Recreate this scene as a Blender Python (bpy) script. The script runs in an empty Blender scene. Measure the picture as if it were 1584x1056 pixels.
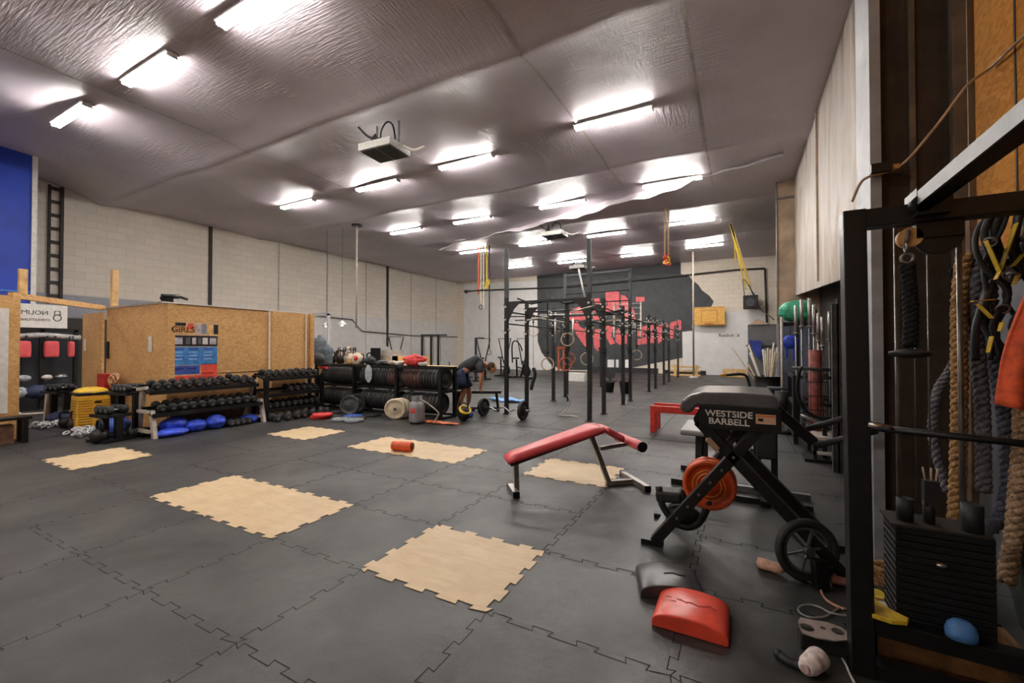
import bpy, bmesh, math, random
from mathutils import Vector, Matrix, Euler
random.seed(7)
PI = math.pi
SC = bpy.context.scene
COL = SC.collection
# ---------------------------------------------------------------- camera, world, exposure
CAM_H = 1.55; YAW = math.radians(28.1); PIT = math.atan(9/660); FPX = 660.0
cam_data = bpy.data.cameras.new('camera'); cam = bpy.data.objects.new('camera', cam_data); COL.objects.link(cam)
cam_data.sensor_width = 36; cam_data.lens = 36*FPX/1584; cam_data.clip_start = 0.05; cam_data.clip_end = 200
cam.location = (0, 0, CAM_H); cam.rotation_euler = (PI/2+PIT, 0, YAW)
SC.camera = cam
SC.view_settings.view_transform = 'Standard'; SC.view_settings.look = 'None'
SC.view_settings.exposure = 1.2; SC.view_settings.gamma = 1.0; SC.view_settings.use_curve_mapping = False
w = bpy.data.worlds.new('world'); SC.world = w; w.use_nodes = True
w.node_tree.nodes['Background'].inputs[0].default_value = (0.9, 0.9, 1, 1); w.node_tree.nodes['Background'].inputs[1].default_value = 0.3
LAMP = 60.0        # emission strength of the ceiling tubes
CZ = 6.45          # ceiling height
LWX, BWY, RWX, FWY = -18.9, 26.5, 1.43, -5.0

# ---------------------------------------------------------------- where the photo's points stand in the hall
def ray(px, py):
    a = (px-792)/FPX; b = (528-py)/FPX
    cp, sp = math.cos(PIT), math.sin(PIT)
    f = cp-b*sp; u = sp+b*cp
    return (-math.sin(YAW)*f+math.cos(YAW)*a, math.cos(YAW)*f+math.sin(YAW)*a, u)
def gp(px, py, z=0.0):
    d = ray(px, py); t = (z-CAM_H)/d[2]; return Vector((d[0]*t, d[1]*t, z))
def ax(px, py, X):
    d = ray(px, py); t = X/d[0]; return Vector((X, d[1]*t, CAM_H+d[2]*t))
def ay(px, py, Y):
    d = ray(px, py); t = Y/d[1]; return Vector((d[0]*t, Y, CAM_H+d[2]*t))

# ---------------------------------------------------------------- mesh helpers
class MB:
    def __init__(s): s.v = []; s.f = []; s.sm = []
    def add(s, vs, fs, smooth=False):
        n = len(s.v); s.v += [tuple(p) for p in vs]; s.f += [tuple(i+n for i in f) for f in fs]; s.sm += [smooth]*len(fs); return s
    def box(s, c, size, rot=None, taper=1.0):
        hx, hy, hz = size[0]/2, size[1]/2, size[2]/2
        P = [(-hx,-hy,-hz),(hx,-hy,-hz),(hx,hy,-hz),(-hx,hy,-hz),(-hx*taper,-hy*taper,hz),(hx*taper,-hy*taper,hz),(hx*taper,hy*taper,hz),(-hx*taper,hy*taper,hz)]
        R = Euler(rot).to_matrix() if rot else None; c = Vector(c)
        P = [(R @ Vector(p) if R else Vector(p))+c for p in P]
        return s.add(P, [(0,3,2,1),(4,5,6,7),(0,1,5,4),(1,2,6,5),(2,3,7,6),(3,0,4,7)])
    def bx(s, x0, x1, y0, y1, z0, z1): return s.box(((x0+x1)/2,(y0+y1)/2,(z0+z1)/2), (abs(x1-x0),abs(y1-y0),abs(z1-z0)))
    def bar(s, p, q, w, h=None, up=(0,0,1)):
        h = h or w; p = Vector(p); q = Vector(q); d = (q-p).normalized(); u = Vector(up)
        if abs(d.dot(u)) > .95: u = Vector((0,1,0)) if abs(d.y) < .9 else Vector((1,0,0))
        x = d.cross(u).normalized(); y = x.cross(d).normalized()
        P = [e+x*a*w/2+y*b*h/2 for e in (p,q) for a,b in ((-1,-1),(1,-1),(1,1),(-1,1))]
        return s.add(P, [(0,1,2,3),(7,6,5,4),(0,4,5,1),(1,5,6,2),(2,6,7,3),(3,7,4,0)])
    def tube(s, pts, r, n=8, closed=False, cap=True):
        pts = [Vector(p) for p in pts]; m = len(pts); rs = r if isinstance(r,(list,tuple)) else [r]*m
        rings = []; px = None
        for i,p in enumerate(pts):
            a = pts[(i-1)%m] if (closed or i>0) else p; b = pts[(i+1)%m] if (closed or i<m-1) else p
            d = (b-a)
            d = d.normalized() if d.length > 1e-9 else Vector((0,0,1))
            if px is None:
                u = Vector((0,0,1)) if abs(d.z) < .9 else Vector((1,0,0)); px = d.cross(u).normalized()
            else:
                px = (px-d*px.dot(d)); px = px.normalized() if px.length > 1e-6 else d.orthogonal().normalized()
            y = d.cross(px)
            rings.append([p+(px*math.cos(2*PI*k/n)+y*math.sin(2*PI*k/n))*rs[i] for k in range(n)])
        V_ = [q for rg in rings for q in rg]; F_ = []
        for i in range(m if closed else m-1):
            j = (i+1)%m
            for k in range(n): F_.append((i*n+k, i*n+(k+1)%n, j*n+(k+1)%n, j*n+k))
        if not closed and cap: F_.append(tuple(range(n))[::-1]); F_.append(tuple((m-1)*n+k for k in range(n)))
        return s.add(V_, F_, True)
    def cyl(s, p, q, r, r2=None, n=16):
        s.tube([p,q], [r, r if r2 is None else r2], n); 
        for k in (1,2): s.sm[-k] = False
        return s
    def lathe(s, prof, o=(0,0,0), axis=(0,0,1), n=24):
        o = Vector(o); d = Vector(axis).normalized(); a = d.orthogonal().normalized(); b = d.cross(a)
        V_ = []; F_ = []; m = len(prof)
        for (r,z) in prof:
            for k in range(n):
                t = 2*PI*k/n; V_.append(o+d*z+(a*math.cos(t)+b*math.sin(t))*max(r,1e-4))
        for i in range(m-1):
            for k in range(n): F_.append((i*n+k,i*n+(k+1)%n,(i+1)*n+(k+1)%n,(i+1)*n+k))
        F_.append(tuple(range(n))[::-1]); F_.append(tuple((m-1)*n+k for k in range(n)))
        return s.add(V_, F_, True)
    def prism(s, poly, o, u, v, th):          # polygon in the (u, v) plane, th thick along u x v
        o = Vector(o); u = Vector(u).normalized(); v = Vector(v).normalized(); n = u.cross(v).normalized(); m = len(poly)
        P = [o+u*a+v*b for a,b in poly]; Q = [p+n*th for p in P]
        return s.add(P+Q, [tuple(range(m))[::-1], tuple(range(m,2*m))]+[(i,(i+1)%m,(i+1)%m+m,i+m) for i in range(m)])
    def ball(s, c, r, n=14, m=9, sc=(1,1,1), noise=0, seed=0):
        rnd = random.Random(seed); V_ = []; F_ = []; c = Vector(c)
        for i in range(m+1):
            for k in range(n):
                th = PI*i/m; ph = 2*PI*k/n; rr = r*(1+noise*(rnd.random()-.5)) if 0<i<m else r
                V_.append(c+Vector((rr*math.sin(th)*math.cos(ph)*sc[0], rr*math.sin(th)*math.sin(ph)*sc[1], rr*math.cos(th)*sc[2])))
        for i in range(m):
            for k in range(n): F_.append((i*n+k,(i+1)*n+k,(i+1)*n+(k+1)%n,i*n+(k+1)%n))
        return s.add(V_, F_, True)
    def torus(s, c, R, r, axis=(0,0,1), n=28, m=8):
        d = Vector(axis).normalized(); a = d.orthogonal().normalized(); b = d.cross(a); c = Vector(c)
        return s.tube([c+(a*math.cos(2*PI*k/n)+b*math.sin(2*PI*k/n))*R for k in range(n)], r, m, closed=True)
    def grid(s, fn, nu, nv, smooth=True):
        V_ = [fn(i/nu, j/nv) for j in range(nv+1) for i in range(nu+1)]
        F_ = [(j*(nu+1)+i, j*(nu+1)+i+1, (j+1)*(nu+1)+i+1, (j+1)*(nu+1)+i) for j in range(nv) for i in range(nu)]
        return s.add(V_, F_, smooth)
    def obj(s, name, mat, parent=None, bev=0, sub=0, loc=None):
        off = Vector((0,0,0))
        if loc is not None: off = Vector(loc)
        me = bpy.data.meshes.new(name); me.from_pydata([Vector(p)-off for p in s.v], [], s.f)
        me.polygons.foreach_set('use_smooth', s.sm); me.materials.append(mat); me.update()
        bm = bmesh.new(); bm.from_mesh(me); bmesh.ops.recalc_face_normals(bm, faces=bm.faces); bm.to_mesh(me); bm.free()
        o = bpy.data.objects.new(name, me); COL.objects.link(o)
        if loc is not None: o.location = off
        if parent: o.parent = parent
        if bev:
            b = o.modifiers.new('bevel', 'BEVEL'); b.width = bev; b.segments = 2; b.limit_method = 'ANGLE'; b.angle_limit = .6
        if sub:
            b = o.modifiers.new('sub', 'SUBSURF'); b.levels = sub; b.render_levels = sub
        return o

def thing(name, label, cat, loc=(0,0,0), rotz=0, group=None):
    o = bpy.data.objects.new(name, None); COL.objects.link(o); o.location = loc; o.rotation_euler = (0,0,rotz)
    o.empty_display_size = .1; o['label'] = label; o['category'] = cat
    if group: o['group'] = group
    return o
def tag(o, label, cat, group=None, kind=None):
    o['label'] = label; o['category'] = cat
    if group: o['group'] = group
    if kind: o['kind'] = kind
    return o
def struct(o, label=None):
    o['kind'] = 'structure'
    if label: o['label'] = label
    return o
def lab(o, t): o['label'] = t; return o
def dup(root, loc=None, rot=None, label=None, group=None, scale=None, parent=None):
    r = root.copy(); COL.objects.link(r)
    if loc is not None: r.location = loc
    if rot is not None: r.rotation_euler = rot if isinstance(rot,(tuple,list,Euler)) else (0,0,rot)
    if label: r['label'] = label
    if group: r['group'] = group
    if scale: r.scale = (scale,)*3 if not isinstance(scale,tuple) else scale
    if parent: r.parent = parent
    for ch in KIDS(root):
        c = ch.copy(); COL.objects.link(c); c.parent = r
        for g in KIDS(ch):
            d = g.copy(); COL.objects.link(d); d.parent = c
    return r
def KIDS(o): return list(o.children)
ORD = ['first','second','third','fourth','fifth','sixth','seventh','eighth','ninth','tenth','eleventh','twelfth','thirteenth','fourteenth','fifteenth','sixteenth','seventeenth','eighteenth','nineteenth','twentieth']
def nth(i):
    if i < 20: return ORD[i]
    t = {2:'twenty',3:'thirty',4:'forty'}[(i+1)//10]
    return (t[:-1]+'ieth') if (i+1)%10==0 else t+'-'+ORD[(i+1)%10-1]

# ---------------------------------------------------------------- materials
def lin(c): return tuple(((x/255)/12.92 if x/255 <= .04045 else ((x/255+.055)/1.055)**2.4) for x in c)+(1,)
class NT:
    def __init__(s, name):
        s.m = bpy.data.materials.new(name); s.m.use_nodes = True; s.t = s.m.node_tree; s.b = s.t.nodes['Principled BSDF']
    def n(s, ty, **kw):
        nd = s.t.nodes.new(ty)
        for k,v in kw.items():
            if k in nd.inputs: nd.inputs[k].default_value = v
            else: setattr(nd, k, v)
        return nd
    def l(s, a, b): s.t.links.new(a, b)
    def coord(s, mode='Object', scale=(1,1,1), rot=(0,0,0)):
        c = s.n('ShaderNodeTexCoord'); m = s.n('ShaderNodeMapping'); m.inputs['Scale'].default_value = scale; m.inputs['Rotation'].default_value = rot
        if mode == 'World':
            g = s.n('ShaderNodeNewGeometry'); s.l(g.outputs['Position'], m.inputs[0])
        else: s.l(c.outputs[mode], m.inputs[0])
        return m.outputs[0]
    def noise(s, vec, scale=5, detail=4, rough=.5, dist=0):
        n = s.n('ShaderNodeTexNoise'); n.inputs['Scale'].default_value = scale; n.inputs['Detail'].default_value = detail
        n.inputs['Roughness'].default_value = rough; n.inputs['Distortion'].default_value = dist; s.l(vec, n.inputs['Vector']); return n.outputs['Fac']
    def ramp(s, fac, stops, interp='LINEAR'):
        r = s.n('ShaderNodeValToRGB'); r.color_ramp.interpolation = interp; e = r.color_ramp.elements
        while len(e) < len(stops): e.new(.5)
        for i,(p,c) in enumerate(stops): e[i].position = p; e[i].color = lin(c) if len(c) == 3 else c
        s.l(fac, r.inputs[0]); return r.outputs[0]
    def mix(s, fac, a, b, mode='MIX'):
        m = s.n('ShaderNodeMix', data_type='RGBA', blend_type=mode)
        for k,v in ((0,fac),(6,a),(7,b)):
            if isinstance(v,(int,float)): m.inputs[k].default_value = v
            elif isinstance(v,tuple): m.inputs[k].default_value = v
            else: s.l(v, m.inputs[k])
        return m.outputs[2]
    def math(s, op, a, b=0.0, c=0.0):
        m = s.n('ShaderNodeMath', operation=op)
        for k,v in ((0,a),(1,b),(2,c)):
            if isinstance(v,(int,float)): m.inputs[k].default_value = v
            else: s.l(v, m.inputs[k])
        return m.outputs[0]
    def bump(s, h, strength=.3, dist=.01, normal=None):
        b = s.n('ShaderNodeBump'); b.inputs['Strength'].default_value = strength; b.inputs['Distance'].default_value = dist; s.l(h, b.inputs['Height'])
        if normal: s.l(normal, b.inputs['Normal'])
        s.l(b.outputs[0], s.b.inputs['Normal']); return b.outputs[0]
    def base(s, c): s.l(c, s.b.inputs['Base Color'])
    def set(s, rough=None, metal=None, spec=None):
        if rough is not None: s.b.inputs['Roughness'].default_value = rough
        if metal is not None: s.b.inputs['Metallic'].default_value = metal
        if spec is not None: s.b.inputs['Specular IOR Level'].default_value = spec
_mc = {}
def mat(name, c, rough=.5, metal=0, var=.12, scale=12, bump=0, spec=.5, coat=0, alpha=None):
    if name in _mc: return _mc[name]
    N = NT(name); v = N.coord(); f = N.noise(v, scale, 5, .6)
    d = tuple(max(0,x*(1-var*1.4)) for x in c); l_ = tuple(min(255,x*(1+var)) for x in c)
    N.base(N.ramp(f, [(.3,d),(.7,l_)])); N.set(rough, metal, spec)
    if bump: N.bump(N.noise(v, scale*4, 3), bump, .004)
    if coat: N.b.inputs['Coat Weight'].default_value = coat
    _mc[name] = N.m; return N.m
def emis(name, c, s):
    N = NT(name); N.b.inputs['Base Color'].default_value = lin(c); N.b.inputs['Emission Color'].default_value = lin(c); N.b.inputs['Emission Strength'].default_value = s
    return N.m
BLACK = mat('black_steel', (24,24,25), .42, .3, .15, 8)
BLACK2 = mat('black_rubber', (27,27,28), .62, 0, .2, 10, .15)
PADB = mat('black_vinyl', (34,34,36), .3, 0, .1, 6, .05)
CHROME = mat('chrome_steel', (190,188,186), .25, 1, .06)
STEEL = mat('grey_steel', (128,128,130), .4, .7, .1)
WHITE = mat('white_paint', (222,219,212), .5, 0, .05)
WHITEM = mat('white_metal_paint', (200,190,180), .4, .1, .08)
RED = mat('red_paint', (200,50,40), .38, 0, .08)
REDV = mat('red_vinyl', (212,84,90), .38, 0, .06, 6)
ORANGE = mat('orange_rubber', (205,78,25), .35, 0, .12)
BLUE = mat('blue_cloth', (45,75,200), .6, 0, .25, 14, .3)
NAVY = mat('navy_cloth', (40,50,80), .8, 0, .2, 14, .3)
YELLOW = mat('yellow_webbing', (215,180,40), .6, 0, .1, 30, .2)
WOODL = mat('light_wood', (214,176,118), .6, 0, .12, 5)
GREYC = mat('grey_cloth', (150,152,156), .85, 0, .25, 14, .3)
DGREY = mat('dark_grey_plastic', (66,68,71), .55, 0, .12)
SKIN = mat('skin', (196,140,106), .55, 0, .06)
TAN = mat('tan_leather', (176,128,78), .6, 0, .2, 20, .3)

def m_osb(name='osb_board', g=(1,1,1)):
    N = NT(name); v = N.coord('World', (1,1,1)); vo = N.n('ShaderNodeTexVoronoi'); vo.inputs['Scale'].default_value = 22
    v2 = N.coord('World', (1,1,2.2), (.5,.3,.6)); N.l(v2, vo.inputs['Vector'])
    sep = N.n('ShaderNodeSeparateColor'); N.l(vo.outputs['Color'], sep.inputs[0])
    c = N.ramp(sep.outputs[0], [(0,(180,134,80)),(.5,(204,158,98)),(1,(220,180,120))])
    n = N.noise(v, 1.6, 5, .6); c = N.mix(.35, c, N.ramp(n, [(.3,(176,126,74)),(.7,(220,178,118))]))
    if g != (1,1,1): c = N.mix(1.0, c, g+(1,), 'MULTIPLY'); N.set(spec=.1)
    N.base(c); N.set(.55 if g == (1,1,1) else .95); N.bump(sep.outputs[1], .15, .004); return N.m
OSB = m_osb(); OSBG = m_osb('osb_board_golden', (.95,.70,.36))
def m_ply():
    N = NT('plywood_insert'); v = N.coord('World', (2.5,14,1)); n = N.noise(v, 1.2, 6, .6, .6); v2 = N.coord('World'); n2 = N.noise(v2, 3.5, 6, .7)
    c = N.ramp(n, [(.25,(192,162,120)),(.6,(210,184,144)),(.8,(218,194,156))]); c = N.mix(.4, c, N.ramp(n2, [(.3,(172,148,112)),(.65,(216,194,158))]))
    N.base(c); N.set(.5); N.bump(n, .08, .003); return N.m
PLY = m_ply()
def m_floor():
    N = NT('rubber_floor'); v = N.coord('World'); n1 = N.noise(v, 1.0, 4, .55, .4); n2 = N.noise(v, 4.5, 6, .65); n3 = N.noise(v, 160, 2, .5)
    c = N.ramp(n1, [(.33,(20,20,20)),(.46,(44,44,43)),(.64,(70,70,68))]); c = N.mix(.35, c, N.ramp(n2, [(.3,(32,32,32)),(.7,(64,63,61))]))
    c = N.mix(.25, c, N.ramp(n3, [(.35,(26,26,26)),(.65,(84,83,80))])); n4 = N.noise(N.coord('World', (1,1.2,1), (0,0,.7)), 1.15, 3, .5, .5); c = N.mix(N.ramp(n4, [(.50,(0,0,0)),(.68,(190,190,190))]), c, lin((20,20,21))); c = N.mix(1.0, c, (.88,.88,.9,1), 'MULTIPLY'); N.base(c)
    N.l(N.math('MULTIPLY_ADD', n1, -.3, .62), N.b.inputs['Roughness']); N.set(spec=.45)
    b = N.bump(n3, .25, .002); b2 = N.n('ShaderNodeBump'); b2.inputs['Strength'].default_value = .2; b2.inputs['Distance'].default_value = .02
    N.l(n2, b2.inputs['Height']); N.l(b, b2.inputs['Normal']); N.l(b2.outputs[0], N.b.inputs['Normal']); return N.m
FLOORM = m_floor()
def m_block(name, horiz, up=(222,213,200), mortar=(196,184,168), rust=(158,130,104)):
    N = NT(name); g = N.n('ShaderNodeNewGeometry'); sp = N.n('ShaderNodeSeparateXYZ'); N.l(g.outputs['Position'], sp.inputs[0])
    cb = N.n('ShaderNodeCombineXYZ'); N.l(sp.outputs[horiz], cb.inputs[0]); N.l(sp.outputs[2], cb.inputs[1])
    br = N.n('ShaderNodeTexBrick'); N.l(cb.outputs[0], br.inputs['Vector']); br.inputs['Scale'].default_value = 1
    br.inputs['Brick Width'].default_value = .52; br.inputs['Row Height'].default_value = .25; br.inputs['Mortar Size'].default_value = .009; br.inputs['Mortar Smooth'].default_value = .6
    br.inputs['Color1'].default_value = lin(up); br.inputs['Color2'].default_value = lin(tuple(x*.965 for x in up)); br.inputs['Mortar'].default_value = lin(mortar)
    n = N.noise(g.outputs['Position'], .5, 5, .6, .4); n2 = N.noise(g.outputs['Position'], 6, 5, .7)
    c = N.mix(N.ramp(n, [(.5,(0,0,0)),(.85,(110,110,110))]), br.outputs['Color'], lin(rust)); c = N.mix(N.ramp(n2, [(.62,(0,0,0)),(.8,(120,120,120))]), c, lin((150,140,128)))
    # painted smooth below shoulder height
    N.base(c); N.set(.7, spec=.3); N.bump(br.outputs['Fac'], -.25, .01); return N.m
BLOCKL = m_block('painted_block_left', 1); BLOCKB = m_block('painted_block_back', 0, (222,210,194), (190,176,158))
def m_foil():
    N = NT('ceiling_film'); v = N.coord('World', (1,1,1))
    w1 = N.noise(N.coord('World', (1.2,15,1), (0,0,.25)), 2.0, 4, .55, .35); w2 = N.noise(N.coord('World', (14,1.3,1), (0,0,-.6)), 2.0, 4, .55, .35)
    f = N.noise(v, .35, 2, .5); h = N.mix(N.ramp(f, [(.42,(0,0,0)),(.58,(255,255,255))]), w1, w2)
    amt = N.ramp(N.noise(v, .42, 2, .5), [(.42,(20,20,20)),(.62,(255,255,255))])
    hh = N.math('MULTIPLY', h, amt)
    c = N.ramp(N.noise(v, .5, 4, .6), [(.3,(194,183,190)),(.7,(210,200,207))]); N.base(c); N.set(.44, .0, .3); N.bump(hh, .9, .03); return N.m
FOIL = m_foil()
def m_tarp():
    N = NT('streaked_cladding'); v = N.coord('World', (1,.5,.13)); n = N.noise(v, 1.6, 4, .5, 1.2); n2 = N.noise(N.coord('World',(1,2.5,.5)), 1.4, 4, .6)
    c = N.ramp(n, [(.30,(112,96,82)),(.40,(196,186,172)),(.50,(222,218,212)),(.60,(168,150,126)),(.72,(140,148,158))]); c = N.mix(.4, c, N.ramp(n2, [(.3,(140,112,86)),(.7,(214,206,196))]))
    N.base(c); N.set(.55, 0, .3); N.bump(n, .2, .02); return N.m
TARP = m_tarp()
def m_rust():
    N = NT('dark_weathered_board'); n = N.noise(N.coord('World', (9,1,.35)), 1.3, 6, .65, .6); n2 = N.noise(N.coord('World'), 9, 5, .7)
    c = N.ramp(n, [(.3,(40,33,27)),(.6,(58,47,38)),(.8,(92,80,66))]); c = N.mix(.3, c, N.ramp(n2, [(.3,(34,28,23)),(.7,(78,66,54))])); N.base(c); N.set(.75, 0, .25); N.bump(n2, .2, .004); return N.m
RUSTY = m_rust()
CONC = mat('plastered_column', (172,150,126), .8, 0, .12, 2, .1)
def rope_mat(name, c): return mat(name, c, .85, 0, .3, 60, .5, .2)
ROPE_T = rope_mat('manila_rope', (150,116,76)); ROPE_G = rope_mat('grey_rope', (100,98,104)); ROPE_K = rope_mat('black_rope', (30,30,32)); ROPE_B = rope_mat('beige_rope', (168,140,112))
def rope(mb, pts, r, turns_per_m=11, strands=3, n=6, dens=None):
    # strands twisted round a resampled centre line
    P = [Vector(p) for p in pts]
    # Catmull-Rom
    S = []
    for i in range(len(P)-1):
        p0 = P[max(i-1,0)]; p1 = P[i]; p2 = P[i+1]; p3 = P[min(i+2,len(P)-1)]
        k = max(2, int((p2-p1).length*(dens or turns_per_m*7)))
        for j in range(k):
            t = j/k; S.append(.5*((2*p1)+(p2-p0)*t+(2*p0-5*p1+4*p2-p3)*t*t+(3*p1-p0-3*p2+p3)*t**3))
    S.append(P[-1]); px = None; L = 0; fr = []
    for i,p in enumerate(S):
        d = (S[min(i+1,len(S)-1)]-S[max(i-1,0)]).normalized()
        px = d.orthogonal().normalized() if px is None else (px-d*px.dot(d)).normalized()
        if i: L += (p-S[i-1]).length
        fr.append((p, px.copy(), d.cross(px), L))
    for s_ in range(strands):
        ph = 2*PI*s_/strands
        mb.tube([p+(a*math.cos(ph+2*PI*turns_per_m*l)+b*math.sin(ph+2*PI*turns_per_m*l))*r*.5 for p,a,b,l in fr], r*.56, n)
    return mb
def curve_pts(pts, k=6):
    P = [Vector(p) for p in pts]; S = []
    for i in range(len(P)-1):
        p0 = P[max(i-1,0)]; p1 = P[i]; p2 = P[i+1]; p3 = P[min(i+2,len(P)-1)]
        for j in range(k):
            t = j/k; S.append(.5*((2*p1)+(p2-p0)*t+(2*p0-5*p1+4*p2-p3)*t*t+(3*p1-p0-3*p2+p3)*t**3))
    S.append(P[-1]); return S
def text(body, size, m, parent, loc, rot, name='lettering', ext=.0015, bold=0, align='CENTER', sx=1.0):
    c = bpy.data.curves.new(name, 'FONT'); c.body = body; c.size = size; c.extrude = ext; c.offset = bold; c.align_x = align; c.align_y = 'CENTER'; c.resolution_u = 3
    o = bpy.data.objects.new(name, c); COL.objects.link(o); bpy.context.view_layer.update()
    me = bpy.data.meshes.new_from_object(o.evaluated_get(bpy.context.evaluated_depsgraph_get())); bpy.data.objects.remove(o)
    me.materials.clear(); me.materials.append(m)
    for v_ in me.vertices: v_.co.x *= sx
    q = bpy.data.objects.new(name, me); COL.objects.link(q); q.location = loc; q.rotation_euler = rot
    if parent: q.parent = parent
    return q
# ================================================================= lamps of the hall
TUBE = emis('lit_tube', (255, 250, 244), LAMP)
HOUSE = mat('lamp_housing', (215,212,206), .4, .1, .05)
def ceiling_light(x, y, label, z=6.37, L=1.62):
    t = thing('ceiling_light', label, 'ceiling light', (x, y, z), 0, 'fluorescent ceiling lights')
    MB().box((0,0,.04), (L+.06,.20,.035)).obj('housing', HOUSE, t, bev=.008)
    for s in (-1,1):
        MB().cyl((-L/2,.045*s,-.005), (L/2,.045*s,-.005), .028, n=8).obj('tube', TUBE, t)
    for s in (-1,1): MB().box((s*(L/2+.01),0,0), (.03,.15,.06)).obj('end_cap', HOUSE, t)
rows = [(3.58, [(388,5),(222,106),(97,175)], 'nearest row'), (9.25, [(940,172),(718,250),(585,288),(460,316)], 'second row'),
        (13.55, [(1036,275),(868,315),(730,341),(628,358)], 'third row'), (18.0, [(1068,340),(937,362),(828,377),(733,389)], 'fourth row'),
        (22.7, [(1088,377),(985,394),(885,405),(803,412)], 'farthest row')]
for Y, L, nm in rows:
    for i,(px,py) in enumerate(L):
        p = gp(px, py, 6.37)
        ceiling_light(p.x, p.y*.5+Y*.5, 'lit fluorescent tube light on the film ceiling, %s, %s from the right' % (nm, ORD[i]))
for i,x in enumerate((-4.2, -7.4, -12.5)): ceiling_light(x, -2.2, 'lit fluorescent tube light added for fill, out of view behind the camera, %s from the right' % ORD[i])  # extra fill row, added out of view behind the camera

# ================================================================= floor
fl = struct(MB().bx(LWX-.3, 2.3, FWY, BWY+.3, -.12, 0).obj('floor', FLOORM))
TX0, TX, TY0, TY = -2.34, 1.02, 2.15, .84
def tooth(p, q, n=4, a=.02):
    p = Vector(p); q = Vector(q); d = q-p; L = d.length; d.normalize(); m = Vector((-d.y, d.x, 0)); out = [p]; s = L/n
    for i in range(n):
        b = i*s
        for (t, o) in ((.20,0),(.16,1),(.62,1),(.58,0)): out.append(p+d*(b+t*s)+m*a*(o*2-1 if o else -1))
    out.append(q); return out
def strip(mb, pts, w, z):
    for a,b in zip(pts, pts[1:]):
        d = (b-a); 
        if d.length < 1e-4: continue
        d.normalize(); m = Vector((-d.y,d.x,0))*w/2; e = d*w/2
        mb.add([a-m-e+Vector((0,0,z)), b-m+e+Vector((0,0,z)), b+m+e+Vector((0,0,z)), a+m-e+Vector((0,0,z))], [(0,1,2,3)])
def gx(i): return TX0+TX*i
def gy(j): return TY0+TY*j
WOOD = {(0,0),(-3,0),(-2,0),(-6,0),(0,3),(-3,3),(-2,3),(-5,3)}
seam = MB(); rnd = random.Random(3)
for i in range(-12, 5):
    for j in range(-6, 7):
        inw = (i,j) in WOOD
        hx_ = inw or (i,j-1) in WOOD; vx_ = inw or (i-1,j) in WOOD
        if hx_ or rnd.random() < .72: strip(seam, tooth((gx(i),gy(j),0), (gx(i+1),gy(j),0)), .006 if j < 1 else .009, .0008)
        if (vx_ or rnd.random() < .78) and i < 3: strip(seam, tooth((gx(i),gy(j),0), (gx(i),gy(j+1),0), 4), .006 if j < 1 else .009, .0009)
SEAMM = mat('seam_gap', (14,14,14), .9, 0, .05)
seam2 = MB()
for j in range(8): strip(seam2, [Vector((-15,7.5+2.0*j,0)), Vector((1.9,7.5+2.0*j,0))], .02 if j else .045, .001)
for i in range(-12,4): strip(seam2, [Vector((gx(i)*1.0,7.5,0)), Vector((gx(i),21.5,0))], .012, .001)
o = seam.obj('floor_seam', SEAMM, fl); o = seam2.obj('floor_seam', SEAMM, fl)
# plywood pieces let into the rubber
def ply(i0, i1, j, label):
    P = []
    for i in range(i0, i1): P += tooth((gx(i),gy(j),0), (gx(i+1),gy(j),0))[:-1]
    P += tooth((gx(i1),gy(j),0), (gx(i1),gy(j+1),0), 4)[:-1]
    T = []
    for i in range(i0, i1): T += tooth((gx(i),gy(j+1),0), (gx(i+1),gy(j+1),0))[(0 if i==i0 else 1):]
    P += T[::-1][:-1]
    P += tooth((gx(i0),gy(j),0), (gx(i0),gy(j+1),0), 4)[1:][::-1]
    P = [p for k,p in enumerate(P) if (p-P[k-1]).length > 1e-4]
    m = MB().prism([(p.x,p.y) for p in P], (0,0,.0012), (1,0,0), (0,1,0), .004)
    c = Vector((gx((i0+i1)/2), gy(j+.5), .0012)); o = m.obj('plywood_floor_panel', PLY, loc=c)
    tag(o, label, 'floor panel', 'plywood panels let into the rubber floor')
ply(0,1,0,'pale plywood jigsaw panel in the rubber floor, nearest the camera')
ply(-3,-1,0,'large double plywood jigsaw panel in the floor left of centre')
ply(-6,-5,0,'pale plywood jigsaw panel, leftmost, in front of the kettlebells')
ply(-5,-4,3,'pale plywood jigsaw panel in the floor in front of the red plates')
ply(-3,-2,3,'plywood jigsaw panel under the orange foam roller')
ply(-2,-1,3,'plywood jigsaw panel just right of the orange foam roller')
ply(0,1,3,'plywood jigsaw panel under the red decline bench')

# ================================================================= walls
wl = struct(MB().bx(LWX-.25, LWX, FWY, BWY+.25, 0, 7.6).obj('wall_left', BLOCKL))
wb = struct(MB().bx(LWX, 2.2, BWY, BWY+.25, 0, 7.6).obj('wall_back', BLOCKB))
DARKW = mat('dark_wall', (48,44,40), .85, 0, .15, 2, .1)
wr = struct(MB().bx(2.0, 2.2, FWY, BWY, 0, 7.6).obj('wall_right', DARKW))
wf = struct(MB().bx(LWX-.25, 2.2, FWY-.2, FWY, 0, 7.6).obj('wall_front', BLOCKB))
PANEL = mat('white_panel', (206,204,200), .5, 0, .03, 3)
DJ = mat('dark_joint', (58,52,48), .7, .2, .2)
j_ = MB()
j_.bx(LWX, LWX+.05, 9.38, 9.50, 2.2, 6.5); j_.bx(LWX, LWX+.05, 19.2, 19.36, 1.6, 6.6)
j_.obj('steel_joint', DJ, wl)
lad = MB(); lad.bx(LWX, LWX+.06, 4.84, 4.90, 2.9, 6.6); lad.bx(LWX, LWX+.08, 5.10, 5.18, 2.9, 6.6)
for k in range(9): lad.bx(LWX, LWX+.05, 4.84, 5.14, 3.1+k*.42, 3.2+k*.42)
lad.obj('lattice_column', DJ, wl)
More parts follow.
